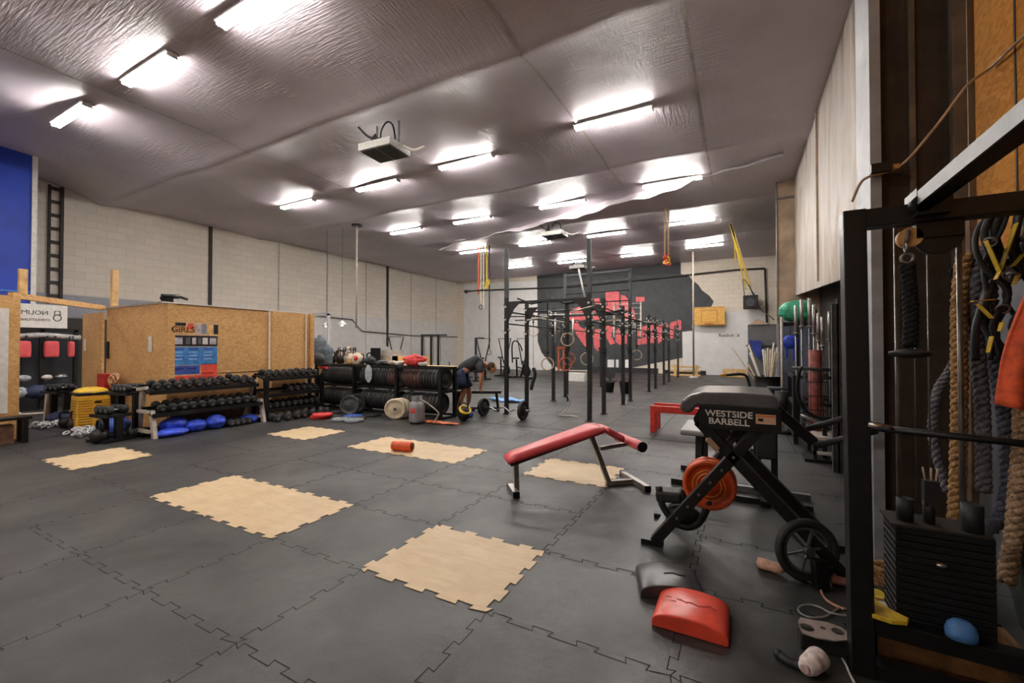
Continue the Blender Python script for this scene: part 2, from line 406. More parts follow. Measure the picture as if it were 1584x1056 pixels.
lab(MB().bx(LWX, LWX+.03, 4.0, 9.0, 2.5, 3.22).obj('band_panel', mat('grey_blue_band', (150,152,160), .5, 0, .05), wl), 'grey blue band low on the wall')
MB().bx(LWX, LWX+.02, 12.35, 26.5, 0, 3.3).obj('smooth_panel', PANEL, wl)
sk = MB()
for y in (12.35, 15.0, 17.6, 21.4, 24.0): sk.bx(LWX+.02, LWX+.035, y-.02, y+.02, 0, 6.4)
sk.obj('panel_joint', mat('pale_joint', (176,172,166), .6), wl)
# blue partition high at the far left
bp = struct(MB().bx(-16.95,-16.9,-1.5,4.02,2.2,7.0).obj('wall_partition', mat('blue_sheet', (28,64,176), .5, 0, .1, 1.2)), 'tall blue sheet partition above the board room')
MB().bx(-16.97,-16.86,4.02,4.12,2.2,7.05).obj('edge_trim', WHITE, bp)
MB().bx(-16.9,-16.88,-1.5,4.02,3.02,3.05).obj('seam_line', mat('light_blue_line', (90,150,220), .4), bp)
# mural on the back wall: black paint field with broken red lettering
MUR = mat('mural_black_paint', (52,55,57), .65, 0, .14, 3, .1); MUR2 = mat('mural_dark_paint', (28,29,34), .6, 0, .1, 3); MRED = mat('mural_red_paint', (206,92,96), .6, 0, .12, 6, .1)
def bw(px, py): p = ay(px, py, BWY); return (p.x, p.z)
mur = [(831,421),(860,418),(920,417),(985,417),(1064,425),(1071,433),(1080,440),(1086,449),(1097,457),(1104,466),(1100,475),(1082,480),(1077,498),(1070,503),(1071,511),(1055,513),(1056,553),(1030,558),(990,566),(960,572),(893,572),(868,571),(852,563),(838,545),(832,528)]
MB().prism([bw(*p) for p in mur], (0,BWY,0), (1,0,0), (0,0,1), .02).obj('mural_field', MUR, wb)
MB().prism([bw(*p) for p in [(831,421),(831,431),(1053,424),(1053,405),(1000,409),(960,413),(860,417)]], (0,BWY-.002,0), (1,0,0), (0,0,1), .035).obj('mural_top_band', MUR2, wb)
reds = [[(880,486),(884,478),(897,474),(906,476),(906,494),(898,496),(893,494),(884,496),(880,494)], [(886,498),(893,496),(898,506),(906,509),(907,538),(899,528),(892,517),(889,510)],
        [(919,462),(927,461),(929,470),(921,471)], [(916,483),(926,474),(930,482),(931,494),(918,495)], [(921,509),(930,509),(931,540),(925,543),(919,537),(918,520)],
        [(937,451),(955,450),(958,452),(958,482),(947,484),(937,481)], [(960,456),(967,457),(972,463),(973,494),(963,494),(961,475)], [(975,470),(982,482),(983,494),(976,494)],
        [(937,506),(946,500),(949,506),(946,520),(952,531),(944,533),(938,522)], [(952,528),(953,512),(962,502),(966,508),(970,518),(970,532),(958,533)],
        [(984,459),(997,459),(997,466),(984,467)], [(986,508),(1001,503),(1001,512),(993,514),(1000,516),(1001,531),(985,534),(985,525),(994,523),(994,519),(985,520)],
        [(1005,503),(1012,502),(1012,530),(1005,531)], [(1015,504),(1028,500),(1028,507),(1024,508),(1024,527),(1018,532),(1017,510),(1015,511)],
        [(1031,500),(1047,496),(1047,503),(1043,504),(1042,523),(1034,523),(1035,506),(1031,507)], [(1048,494),(1054,496),(1054,510),(1049,511)]]
rm = MB()
for q in reds: rm.prism([bw(*p) for p in q], (0,BWY-.022,0), (1,0,0), (0,0,1), .012)
lab(rm.obj('mural_lettering', MRED, wb), 'broken red painted letters and blocks')
# clean white lower cladding of the back wall
WPAN = mat('white_wall_board', (222,220,218), .45, 0, .03, 2)
pn = MB()
pn.prism([bw(*p) for p in [(1056,513),(1071,512),(1071,503),(1078,497),(1078,486),(1185,478),(1185,583),(1056,582)]], (0,BWY-.003,0), (1,0,0), (0,0,1), .012)
pn.prism([bw(*p) for p in [(718,572),(718,440),(770,437),(831,434),(831,530),(838,546),(852,564),(868,572)]], (0,BWY-.003,0), (1,0,0), (0,0,1), .012)
pn.prism([bw(*p) for p in [(940,556),(950,556),(950,577),(940,577)]], (0,BWY-.02,0), (1,0,0), (0,0,1), .02)
pn.prism([bw(*p) for p in [(953,556),(957,556),(957,577),(953,577)]], (0,BWY-.02,0), (1,0,0), (0,0,1), .02)
pn.prism([bw(*p) for p in [(963,556),(975,556),(975,577),(963,577)]], (0,BWY-.02,0), (1,0,0), (0,0,1), .02)
pn.obj('white_wall_board', WPAN, wb)
struct(MB().bx(-4,-1.7,BWY-.06,BWY,.0,.22).bx(-8.5,-4.3,BWY-.06,BWY,0,.3).obj('baseboard_back', BLACK2))
# sign lettering, pipe runs
a = ay(1125,518.5,BWY-.03); sg = text('Reebok', .25, BLACK, wb, (a.x-.05,BWY-.03,a.z), (PI/2,0,0), 'sign_lettering', .004)
dl = MB().prism([(-.09,-.07),(.09,-.07),(0,.09),(-.03,.06),(.03,-.04),(-.05,-.04)], (a.x+.52,BWY-.015,a.z), (1,0,0), (0,0,1), .012).obj('sign_emblem', BLACK, wb)
cnd = mat('conduit', (120,112,104), .5, .3, .1)
pts = [ay(718,450,BWY-.12), ay(870,444,BWY-.12), ay(1000,432,BWY-.12), ay(1140,417,BWY-.12), ay(1183,415,BWY-.12)]
pipe = MB().tube(pts, .05, 6); pipe.tube([ay(1183,415,BWY-.12), ay(1186,500,BWY-.12)], .05, 6); lab(pipe.obj('pipe_run', DJ, wb), 'dark pipe')
pts = [ax(480,487,LWX+.08), ax(545,494,LWX+.08), ax(560,512,LWX+.08), ax(640,519,LWX+.08), ax(712,521,LWX+.08)]
MB().tube(pts, .03, 5).obj('cable_run', cnd, wl)
# room corner and right-hand side
struct(MB().bx(.2,2.0,21.5,BWY,0,7.4).obj('wall_return', BLOCKB)) if False else None
colm = struct(MB().bx(1.0,2.0,14.75,15.35,0,7.4).obj('wall_pilaster', CONC), 'plastered column at the far end of the right side')
MB().bx(.97,1.0,14.72,14.79,0,7.0).bx(.96,2.0,14.70,14.76,5.9,5.96).bx(.98,1.0,14.78,15.3,5.0,5.03).bx(.98,1.0,14.78,15.3,3.4,3.43).obj('corner_strip', cnd, colm)
clp = [(4.15,6.9),(4.15,2.30),(8.3,2.62),(14.72,3.05),(14.72,6.9)]
cl = struct(MB().prism(clp, (1.43,0,0), (0,1,0), (0,0,1), .05).obj('wall_cladding', TARP), 'streaked translucent cladding of the right-hand wall')
rb = MB()
for y in (6.9,10.6): rb.bx(1.395,1.43,y-.03,y+.03,2.9,6.6)
rb.obj('rib', mat('cladding_rib', (176,158,136), .6, 0, .15, 3), cl)
# steel column with light flange and dark face, OSB wall
sc_ = struct(MB().bx(.84,1.30,3.80,3.86,0,7.2).obj('wall_column', RUSTY), 'tall dark weathered steel column beside the cable machine')
lab(MB().bx(.80,.86,3.74,4.12,0,7.2).obj('flange', mat('light_grey_flange', (150,152,156), .5, .1, .12, 3), sc_), 'light grey steel flange')
MB().bx(1.22,1.28,3.72,3.80,0,7.2).bx(1.02,1.05,3.78,3.80,2.3,7.2).obj('angle_strip', mat('brown_edge', (98,84,70), .7, .2, .2, 4), sc_)
ow = struct(MB().bx(1.45,1.52,-3,4.1,2.15,7.2).obj('wall_boarding', OSBG), 'OSB boarding high on the right')
MB().bx(1.445,1.45,3.60,3.615,2.15,5).bx(1.445,1.45,2.4,2.41,2.15,7).obj('board_joint', DJ, ow)
lwb = struct(MB().bx(1.50,1.56,-3,4.1,0,2.2).obj('wall_lower_board', mat('grey_lower_board', (70,70,76), .6, 0, .2, 2)), 'grey boarding behind the ropes')

# ================================================================= ceiling film
def cz(x, y):
    z = CZ+.025*math.sin(x*.9+y*.35)+.012*math.sin(x*2.1-y*1.1)
    for b in (6.1, 11.4, 15.8, 20.4, .4): z -= (.13 if b == 6.1 else .07)*math.exp(-abs(y-b)/.45)
    if x < -11 and y < 6: z += .45*min(1,(-11-x)/6)*(1-math.exp(-(6-y)/1.5))
    d = abs(y-(15.3-(x+7)*.33)); 
    if x > -7.5: z -= .10*math.exp(-d/.16)*max(0,math.sin(min(1,(x+7.5)/8.6)*PI))
    r = math.hypot(x+11.25, y-8.76); z -= .12*math.exp(-r/.35)
    return z
x0, x1, y0, y1 = LWX-.05, 2.05, FWY, BWY+.05
nu, nv = 150, 260
cg = MB().grid(lambda u,v: (x0+(x1-x0)*u, y0+(y1-y0)*v, cz(x0+(x1-x0)*u, y0+(y1-y0)*v)), nu, nv)
struct(cg.obj('ceiling', FOIL))
def above(mb, X, ya, yb, dz=-.03, n=120, w=.05):
    P = [(X, ya+(yb-ya)*i/n) for i in range(n+1)]
    V_ = []; F_ = []
    for i,(x,y) in enumerate(P): V_ += [(x-w/2, y, cz(x-w/2,y)+dz), (x+w/2, y, cz(x+w/2,y)+dz)]
    for i in range(n): F_.append((2*i,2*i+1,2*i+3,2*i+2))
    mb.add(V_, F_, True)
tp = MB(); above(tp, -10.55, 1, 9); above(tp, -3.1, 2, 13); above(tp, -.68, 2, 14)
struct(tp.obj('trim_1', mat('joint_tape', (176,166,160), .4, 0, .1, 4)), 'pale tape along the joints of the ceiling film')

# hem of the nearer film sheet, drooping across the hall
def hem(u, v):
    x = -13.0+14.0*u; y = 16.9-(x+13)*.31+.04*math.sin(x*7); 
    droop = .07+.20*(math.sin(max(0,min(1,(x+9)/9.5))*PI)**1.0)+.05*math.sin(x*2.3)
    return (x, y-.10*v+.03*math.sin(v*9+x*5), cz(x,y)+.02-droop*v)
hm = struct(MB().grid(hem, 90, 6).obj('trim_7', FOIL), 'drooping hem of the nearer ceiling film'); hm.modifiers.new('t','SOLIDIFY').thickness = .004
MB().tube([hem(i/90, 1.0) for i in range(91)], .018, 6).obj('hem_edge', mat('pale_hem', (206,202,200), .4, 0, .08), hm)
# ================================================================= board room on the left
room = []
def panel(name, mb, label=None, m=OSB, parent=None):
    o = mb.obj(name, m, parent)
    return o
br = struct(MB().bx(-9.50,-9.45,4.0,5.95,0,2.38).obj('wall_boarding', OSB), 'OSB side wall of the small board room carrying the poster')
MB().bx(-9.45,-9.43,4.0,4.12,0,2.40).obj('corner_post', OSB, br)
MB().bx(-9.445,-9.44,4.85,5.93,1.015,1.025).obj('board_joint', DJ, br)
MB().bx(-9.53,-9.42,3.95,7.05,2.38,2.40).obj('top_strip', WHITE, br)
br2 = struct(MB().bx(-9.45,-9.38,5.99,6.95,0,2.37).obj('wall_boarding', OSB), 'OSB panel right of a dark gap, above the second dumbbell rack')
MB().bx(-9.45,-9.30,6.95,7.02,0,2.38).obj('edge_post', OSB, br2); MB().bx(-9.36,-9.345,6.82,6.84,0,2.37).obj('edge_strip', WHITE, br2)
br3 = struct(MB().bx(-12.05,-9.5,4.0,4.05,0,2.38).obj('wall_boarding', OSB), 'OSB front wall of the board room with a paper note')
MB().bx(-12.05,-9.5,3.98,4.07,2.38,2.42).obj('top_strip', mat('grey_strip', (150,140,130), .5), br3)
p = ay(232,532,3.99); MB().box((p.x,3.99,p.z),(.14,.006,.30)).obj('paper_note', WHITE, br3)
p = ay(167,541,3.99); MB().box((p.x,3.985,p.z),(.10,.02,.36)).obj('door_gap', BLACK, br3)
br4 = struct(MB().bx(-13.1,-12.1,3.93,3.98,0,2.30).obj('door_1', OSB), 'OSB door leaf beside the opening')
p = ay(131,533,3.92); MB().box((p.x,3.92,p.z),(.08,.01,.26)).obj('paper_note', WHITE, br4)
struct(MB().bx(-12.2,-12.08,4.1,4.2,0,3.25).obj('trim_2', WOODL), 'wooden post rising above the board room')
struct(MB().bx(-10.9,-10.85,1.15,1.4,2.2,2.7).obj('trim_3', WOODL)) if False else None
struct(MB().bx(-10.98,-10.88,2.46,2.56,2.46,2.90).obj('trim_4', WOODL), 'wooden post below the blue sheet')
# header beam across the opening
struct(MB().bar((-10.82,2.35,2.43),(-12.1,3.95,2.40),.08,.10).obj('trim_5', OSB), 'wooden header over the opening')
wbp = struct(MB().bx(-10.86,-10.80,-.2,2.46,0,2.42).obj('wall_screen', OSB), 'OSB frame holding the white board')
lab(MB().bx(-10.80,-10.79,-.2,2.33,.45,2.2).obj('white_board', WHITE, wbp), 'plain white board')
# a mirror's reflection, built as solid wall, banner, rack, pads and bags
bd = struct(MB().bx(-16.3,-16.2,2.6,5.4,0,2.35).obj('wall_mirror_image', DARKW), 'dark back of the mirror reflection built behind the opening')
bn = MB().bx(-15.83,-15.8,3.0,4.26,2.05,2.62)
bnr = thing('banner', 'reflected white banner with mirror-reversed lettering hanging above the opening at far left', 'banner', (-15.8,3.0,2.05))
MB().bx(-.03,0,0,1.44,0,.60).obj('sheet', WHITE, bnr)
BL = mat('print_black', (40,38,40), .6)
BR = mat('print_brown', (120,90,84), .6)
text('NOLIMIT C', .155, BL, bnr, (.004,.70,.38), (PI/2,0,PI/2), 'lettering', .001, 0, 'CENTER', -1.0)
text('CONDITIONING', .085, BR, bnr, (.004,.80,.20), (PI/2,0,PI/2), 'lettering', .001, .002, 'CENTER', -1.0)
kb = MB().tube([(.006,1.25+.075*math.sin(t*.7), .27+.085*math.cos(t*.7)) for t in range(9)], .01, 5, closed=True).tube([(.006,1.20,.35),(.006,1.20,.45),(.006,1.30,.45),(.006,1.30,.35)], .01, 5)
kb.obj('emblem', BL, bnr)
rk = thing('storage_rack', 'reflected dark storage rack built behind the opening at far left', 'rack', (-15.5,3.9,0))
m_ = MB()
for y in (-.62,.0,.62): m_.bx(-.05,.05,y-.04,y+.04,0,2.0)
m_.bx(-.05,.05,-.65,.65,1.95,2.02).bx(-.05,.05,-.65,.65,.45,.52); m_.obj('frame', BLACK, rk)
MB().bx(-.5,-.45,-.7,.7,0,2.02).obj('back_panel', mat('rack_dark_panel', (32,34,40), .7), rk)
MB().tube([(.02,-.7,1.78),(.02,0,1.86),(.02,.7,1.80)], .07, 8).obj('rolled_mat', mat('pale_roll', (170,168,166), .6), rk)
for k,(y,w_) in enumerate(((-.38,.34),(.14,.28),(.50,.13))):
    b = thing('punch_pad', 'reflected red padded bag hanging on the dark rack, %s from the left' % ORD[k], 'pad', (-15.38,3.9+y,1.28), 0, 'reflected red pads at the far left')
    MB().box((0,0,.22),(.16,w_,.42)).obj('cushion', REDV, b, bev=.05, sub=1)
    MB().bx(-.02,.02,-w_*.3,-w_*.2,.42,.56).bx(-.02,.02,w_*.2,w_*.3,.42,.56).obj('strap', BLACK2, b)
for k,(y,z,c,m) in enumerate(((-.35,.95,.10,GREYC),(.05,.95,.08,WHITEM),(.3,.93,.09,STEEL),(-.1,.62,.2,NAVY),(.32,.68,.22,NAVY),(-.45,.55,.16,GREYC),(.05,.40,.18,BLACK2))):
    o = MB().ball((0,0,0), c, 12, 8, (.8,1.3,.8), .25, k).obj('gear_bag', m, loc=(0,0,0)); o.location = (-15.3,3.9+y,{True:.80,False:.46}[z>.8])
    tag(o, ['reflected grey bundle on the left of the dark rack','reflected small white bundle mid rack behind the opening','reflected steel-coloured bundle beside the white one on the rack','reflected navy bag in the middle of the dark rack','reflected larger navy bag at the right of the dark rack','reflected grey bag low on the left of the dark rack','reflected black bag lowest on the dark rack'][k], 'bag')
bf = thing('bench_frame', 'cream tubular bench frame with yellow end on the floor behind the opening', 'bench frame', (-13.2,3.3,0))
MB().tube([(-.35,-.25,.55),(-.3,-.25,.18),(-.25,-.2,.12),(.35,.4,.15)], .03, 6).obj('frame', WHITEM, bf)
MB().cyl((.30,.35,.15),(.55,.60,.15), .06, n=8).obj('grip', YELLOW, bf); MB().bx(-.30,-.2,-.25,-.15,0,.12).bx(.28,.38,.34,.44,0,.12).obj('foot', BLACK, bf)
# low black bench under the white board
bb = thing('low_bench', 'low black bench frame at the left edge under the white board', 'bench', (gp(36,682).x+.2, gp(36,682).y, 0))
L0 = gp(36,682)+Vector((.2,0,0)); zt = .42
MB().box((-.17,-.75,zt-.02),(.34,1.6,.04)).obj('bench_top', BLACK, bb)
for (x,y) in ((-.03,-.02),(-.30,-.02),(-.03,-1.45),(-.30,-1.45)): MB().box((x,y,(zt-.04)/2),(.06,.06,zt-.04)).obj('leg', BLACK, bb)
o = MB().bx(-.10,.10,-.2,.2,0,.30).obj('wooden_box', mat('brown_box', (112,78,56), .7, 0, .2)); o.location = (L0.x-.19, L0.y-.33, 0); tag(o, 'brown wooden box under the low black bench at the left edge', 'box')

# ================================================================= poster on the board wall
PX_ = -9.44
po = thing('workout_poster', 'large poster headed GIRLS with blue and red blocks on the OSB wall', 'poster', (PX_, 0, 0))
def pz(px, py): p = ax(px, py, PX_); return p.y, p.z
def pquad(name, x0, y0, x1, y1, m, d=.004, label=None):
    # the poster is a rectangle on the wall: corners from the left and right edges at mid height
    ya, _ = pz(x0, 540); yb, _ = pz(x1, 540)
    def zz(py): return zt_+(py-497)/(592-497)*(zb_-zt_)
    o = MB().bx(0, d, ya, yb, zz(y1), zz(y0)).obj(name, m, po)
    if label: lab(o, label)
    return (ya+yb)/2, (zz(y0)+zz(y1))/2
zt_ = pz(266,497)[1]; zb_ = pz(266,598)[1]
PB = mat('poster_black', (30,26,28), .4); PBL = mat('poster_blue', (64,132,196), .4, 0, .12, 9); PBD = mat('poster_deep_blue', (58,84,160), .4, 0, .14, 9)
PR = mat('poster_red', (222,84,64), .4, 0, .1, 7); PRD = mat('poster_dark_red', (190,58,40), .4); PT = mat('poster_tan', (212,168,104), .5); PPK = mat('poster_pale', (186,180,186), .5, 0, .2, 9)
pquad('sheet', 265, 497, 337, 594, mat('poster_paper', (206,170,128), .5))
pquad('header_band', 266, 498, 287, 503, PB, .006)
c_ = pquad('header_field', 266, 503, 301, 514, PT, .006); text('GIRLS', .155, mat('poster_brown', (110,60,24), .5), po, (.009, c_[0]-.01, c_[1]), (PI/2,0,PI/2), 'lettering', .001, .004)
pquad('star_field', 290, 499, 299, 508, PR, .0065)
for k,x in enumerate((303,312,321,330)):
    pquad('photo_strip', x, 499, x+7, 514, (PPK,mat('poster_slate',(120,130,150),.5),PT,PB)[k], .007)
pquad('photo_band', 266, 517, 336, 533, PB, .006)
for k,(x,w_) in enumerate(((269,13),(287,7),(297,6),(306,5),(313,8),(324,10))):
    pquad('photo_patch', x, 520, x+w_, 530, (PPK,mat('poster_grey',(88,88,92),.5),PPK,mat('poster_grey',(88,88,92),.5),WHITE,PPK)[k], .0075)
pquad('blue_field', 266, 534, 336, 561, PBL, .006)
for k in range(3): pquad('blue_heading', 267+k*24, 536, 285+k*22, 539, PBD, .0075)
for k in range(3): pquad('blue_heading', 268+k*24, 549, 284+k*23, 552, PBD, .0075)
for k in range(9): pquad('text_block', 269+(k%3)*23, 541+(k//3)*5, 282+(k%3)*23, 543+(k//3)*5, mat('poster_light_blue',(140,180,224),.5), .0078)
pquad('deep_blue_field', 266, 562, 309, 575, PBD, .006); 
for k in range(2): pquad('text_block', 268+k*21, 565, 284+k*20, 568, mat('poster_navy',(34,40,120),.5), .0078)
pquad('red_field', 311, 560, 336, 594, PR, .006); pquad('red_field', 266, 577, 311, 594, PR, .006)
for k in range(3): pquad('red_heading', 268+k*23, 579, 286+k*23, 582, PRD, .0078)
pquad('red_heading', 313, 573, 330, 576, PRD, .0078)
# things on top of the board wall
cp = ax(262,463,-9.47)
t = thing('camera_mount', 'small black camera on top of the board wall corner', 'camera', (-9.47,cp.y,2.40))
MB().bx(-.04,.04,-.05,.05,0,.08).obj('base', BLACK, t); MB().cyl((0,-.12,.10),(0,.16,.12), .045, n=10).obj('body', BLACK, t); MB().cyl((0,.16,.12),(0,.30,.08),.025,n=8).obj('lens', BLACK2, t)
t = thing('black_ball', 'small black ball on the board wall left of the camera', 'ball', (-9.64,4.02,2.42)); MB().ball((0,0,.06),.06).obj('shell', BLACK, t)

# ================================================================= dumbbells
def make_dumbbell(label, L=.30, r=.068, hexa=False, m=BLACK2):
    t = thing('dumbbell', label, 'dumbbell')
    MB().cyl((-L/2+.02,0,r),(L/2-.02,0,r), .016, n=8).obj('handle', CHROME, t)
    n = 6 if hexa else 14
    for s in (-1,1):
        a = s*L/2; b = s*(L/2-.095)
        MB().lathe([(r*.62,0),(r*.96,.012),(r,.03),(r,.075),(r*.9,.09),(r*.5,.095)], (b,0,r), (s,0,0), n).obj('head', m, t)
        MB().cyl((b+s*.094,0,r),(b+s*.098,0,r), r*.42, n=10).obj('end_glint', STEEL, t)  # pale disc stands in for the glint on the head's end
    return t
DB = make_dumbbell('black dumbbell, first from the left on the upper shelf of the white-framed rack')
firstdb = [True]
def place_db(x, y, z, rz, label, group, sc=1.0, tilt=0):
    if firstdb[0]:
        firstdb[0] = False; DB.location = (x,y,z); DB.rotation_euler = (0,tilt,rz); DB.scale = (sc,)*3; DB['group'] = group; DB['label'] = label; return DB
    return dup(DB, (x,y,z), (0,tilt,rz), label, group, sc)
def shelf_rack(name, label, y0, y1, xf, tiers, m_end, group=None):
    """long rack: sloping shelves running along Y, open to +X"""
    t = thing(name, label, 'rack', (xf, (y0+y1)/2, 0)); h = (y1-y0)/2
    for (z, dx) in tiers:
        s = MB()
        s.box((dx-.20,0,z),(.40,2*h,.02),(0,.22,0)); s.box((dx-.0,0,z-.035),(.03,2*h,.07)); s.box((dx-.40,0,z+.06),(.03,2*h,.06))
        s.obj('shelf', BLACK, t)
    for s in (-1,1):
        e = MB(); y = s*h
        e.bar((-.02,y,0),(-.10,y,tiers[-1][0]+.0),.07,.05,(0,1,0)) if m_end is BLACK else None
        if m_end is not BLACK:
            e.prism([(0,0),(.10,0),(-.02,.47),(-.09,.47)], (.0,y,0),(1,0,0),(0,0,1),-.06)
            e.prism([(-.62,0),(-.50,0),(-.32,.85),(-.42,.85)], (0,y,0),(1,0,0),(0,0,1),-.06)
            e.bar((-.56,y-.03,.12),(.02,y-.03,.12),.05,.05); e.bar((-.40,y-.03,.45),(-.05,y-.03,.45),.05,.05); e.bar((-.42,y-.03,.82),(-.10,y-.03,.86),.05,.05)
        else:
            e.bx(-.06,0,y-.03,y+.03,0,tiers[-1][0]+.05).bx(-.52,-.46,y-.03,y+.03,0,tiers[-1][0]+.05).bx(-.5,-.03,y-.02,y+.02,.05,.10)
        e.obj('end_frame', m_end, t)
    return t
r1y0, r1y1 = 3.52, 5.40; r1x = -8.82
shelf_rack('dumbbell_rack', 'two-tier dumbbell rack with white A-shaped ends below the poster', r1y0, r1y1, r1x, [(.42,.05),(.80,-.08)], WHITEM)
def zsh(z, dx): return z+.03
n1 = 11
for i in range(n1):
    y = r1y0+.14+(r1y1-r1y0-.26)*i/(n1-1)
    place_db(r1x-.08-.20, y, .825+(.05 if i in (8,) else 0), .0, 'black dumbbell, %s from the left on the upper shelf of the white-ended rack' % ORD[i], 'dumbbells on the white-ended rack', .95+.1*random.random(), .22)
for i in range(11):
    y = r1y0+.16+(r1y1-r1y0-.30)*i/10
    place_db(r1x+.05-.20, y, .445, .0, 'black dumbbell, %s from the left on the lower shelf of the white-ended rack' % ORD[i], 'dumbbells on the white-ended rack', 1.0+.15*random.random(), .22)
# second rack, four levels
r2y0, r2y1, r2x = 5.50, 6.85, -8.75
shelf_rack('dumbbell_rack', 'black three-tier dumbbell rack right of the white-ended one', r2y0, r2y1, r2x, [(.24,0),(.56,-.04),(.90,-.08)], BLACK)
for tier,(z,dx,n,off) in enumerate(((.925,-.28,8,0),(.585,-.24,5,.5),(.265,-.2,9,0))):
    for i in range(n):
        y = r2y0+.10+off+(r2y1-r2y0-.2-off)*i/(n-1)
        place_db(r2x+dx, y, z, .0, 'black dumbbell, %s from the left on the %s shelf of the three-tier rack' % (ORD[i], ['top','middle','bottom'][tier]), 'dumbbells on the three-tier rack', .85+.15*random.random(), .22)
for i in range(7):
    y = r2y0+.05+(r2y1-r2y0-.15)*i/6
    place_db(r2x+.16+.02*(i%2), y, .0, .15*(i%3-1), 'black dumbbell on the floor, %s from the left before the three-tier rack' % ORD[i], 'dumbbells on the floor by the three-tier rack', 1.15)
# blue sand bags and loose dumbbells under the first rack
def lump(name, label, cat, c, size, m, seed=0, noise=.18, group=None, rz=0):
    o = MB().ball((0,0,size[2]/2), .5, 22, 14, size, noise, seed).obj(name, m, sub=1); o.location = c; o.rotation_euler[2] = rz
    tx = bpy.data.textures.get('creases') or bpy.data.textures.new('creases', 'CLOUDS'); tx.noise_scale = .12
    d = o.modifiers.new('folds', 'DISPLACE'); d.texture = tx; d.strength = .05; d.texture_coords = 'LOCAL'; d.mid_level = .5
    return tag(o, label, cat, group)
BG = 'blue sandbags under the dumbbell rack'
bx_ = r1x-.02
lump('sandbag', 'blue sandbag under the white-ended rack, leftmost and lying flat in front', 'sandbag', (bx_+.06,3.80,0), (.34,.50,.13), BLUE, 1, .1, BG)
lump('sandbag', 'blue sandbag slumped on top of the leftmost one under the rack', 'sandbag', (bx_-.10,3.90,.06), (.32,.46,.24), BLUE, 2, .15, BG)
lump('sandbag', 'blue sandbag second along under the white-ended rack', 'sandbag', (bx_-.06,4.22,.0), (.32,.42,.22), BLUE, 3, .15, BG)
lump('sandbag', 'tall blue sandbag third along under the white-ended rack', 'sandbag', (bx_-.04,4.55,0), (.34,.36,.27), BLUE, 4, .15, BG)
lump('sandbag', 'flat blue sandbag at the right end under the white-ended rack', 'sandbag', (bx_-.08,5.20,0), (.36,.34,.17), BLUE, 5, .1, BG)
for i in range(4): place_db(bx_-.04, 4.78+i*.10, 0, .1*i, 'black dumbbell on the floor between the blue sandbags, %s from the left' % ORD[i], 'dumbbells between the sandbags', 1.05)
for k,(z,x) in enumerate(((.0,-9.2),)):
    o = MB().bx(-.015,.015,-.85,.85,0,.36).obj('plywood_shelf_back', mat('dark_ply', (92,66,44), .7, 0, .2)); o.location = (-9.41,4.9,0); tag(o, 'dark plywood board standing behind the white-ended dumbbell rack', 'board')

# ================================================================= yellow basket, dumbbell towers, kettlebells at far left
def basket():
    c = gp(140,662); t = thing('laundry_basket', 'tall yellow perforated basket with a yellow lid', 'basket', (c.x, c.y, 0), math.radians(-8))
    W0, W1, Hh = .30, .27, .66
    YB = mat('yellow_plastic', (222,168,44), .4, 0, .06); YD = mat('basket_slot', (120,80,22), .6)
    MB().box((0,0,Hh/2),(W0*2,W0*1.7,Hh),None,.9).obj('body', YB, t, bev=.04)
    s = MB()
    for k in range(11):
        z = .07+k*.048; q = 1-.1*z/Hh
        for j in (-1,1): s.box((W0*q*1.0,j*.12,z),(.012,.19,.012)); 
        for j in (-1,0,1): s.box((j*.18*q,-W0*.85*q,z),(.15,.012,.012))
    s.obj('slots', YD, t)
    MB().box((0,0,Hh+.02),(W0*1.95,W0*1.7,.05)).obj('rim', BLACK, t, bev=.02)
    MB().ball((0,0,Hh+.04), .28, 18, 8, (1.05,.9,.34)).obj('lid', mat('yellow_lid', (228,188,60), .4, 0, .06), t)
    MB().box((W0*.93,.05,.52),(.02,.1,.03)).obj('latch', BLACK, t)
    return c
basket()
def kettlebell(label, loc, s=1.0, m=BLACK, rz=0, group='kettlebells on the floor at left'):
    t = thing('kettlebell', label, 'kettlebell', loc, rz, group); r = .10*s
    MB().ball((0,0,r*.92), r, 18, 12, (1,1,.96)).obj('bell', m, t)
    MB().tube(curve_pts([(-.07*s,0,r*1.5),(-.085*s,0,r*2.3),(-.05*s,0,r*2.85),(.05*s,0,r*2.85),(.085*s,0,r*2.3),(.07*s,0,r*1.5)],5), .017*s, 8).obj('handle', m, t)
    return t
k0 = gp(154,685); kettlebell('round black kettlebell nearest the camera at far left', k0, 1.25)
k1 = gp(118,665); kettlebell('black kettlebell with brownish handle left of the yellow basket', k1, 1.25, mat('worn_iron', (50,38,30), .5, .4), .4)
k2 = gp(102,662); kettlebell('dark kettlebell behind the brownish one at far left', k2, 1.1, BLACK, 1.0)
# clothes / chains piles
def chainpile(label, c, n, w_, m, seed):
    r_ = random.Random(seed); mb = MB()
    for k in range(n):
        x = (r_.random()-.5)*w_; y = (r_.random()-.5)*w_*.7; z = .03+r_.random()*.06
        mb.torus((x,y,z), .045, .014, (r_.random()-.5,r_.random()-.5,r_.random()), 10, 5)
    o = mb.obj('chain_pile', m); o.location = c; tag(o, label, 'chain', None, 'stuff')
WB = mat('white_plastic_link', (200,200,204), .5, 0, .1)
c = gp(130,673); lump('sandbag', 'blue sandbag in front of the yellow basket', 'sandbag', (gp(176,675).x-.25, gp(176,675).y+.1, 0), (.62,.42,.34), mat('blue_bag', (70,105,205), .6, 0, .2, 14, .3), 8, .12)
chainpile('pile of silvery chain links spilling left of the blue sandbag', gp(134,672), 40, .55, WB, 1)
chainpile('pile of pale chain links at the far left behind the kettlebells', gp(72,661), 34, .5, WB, 2)
lump('sandbag', 'dark navy bag behind the pale chain links at far left', 'sandbag', gp(92,656), (.5,.42,.26), NAVY, 9, .15)
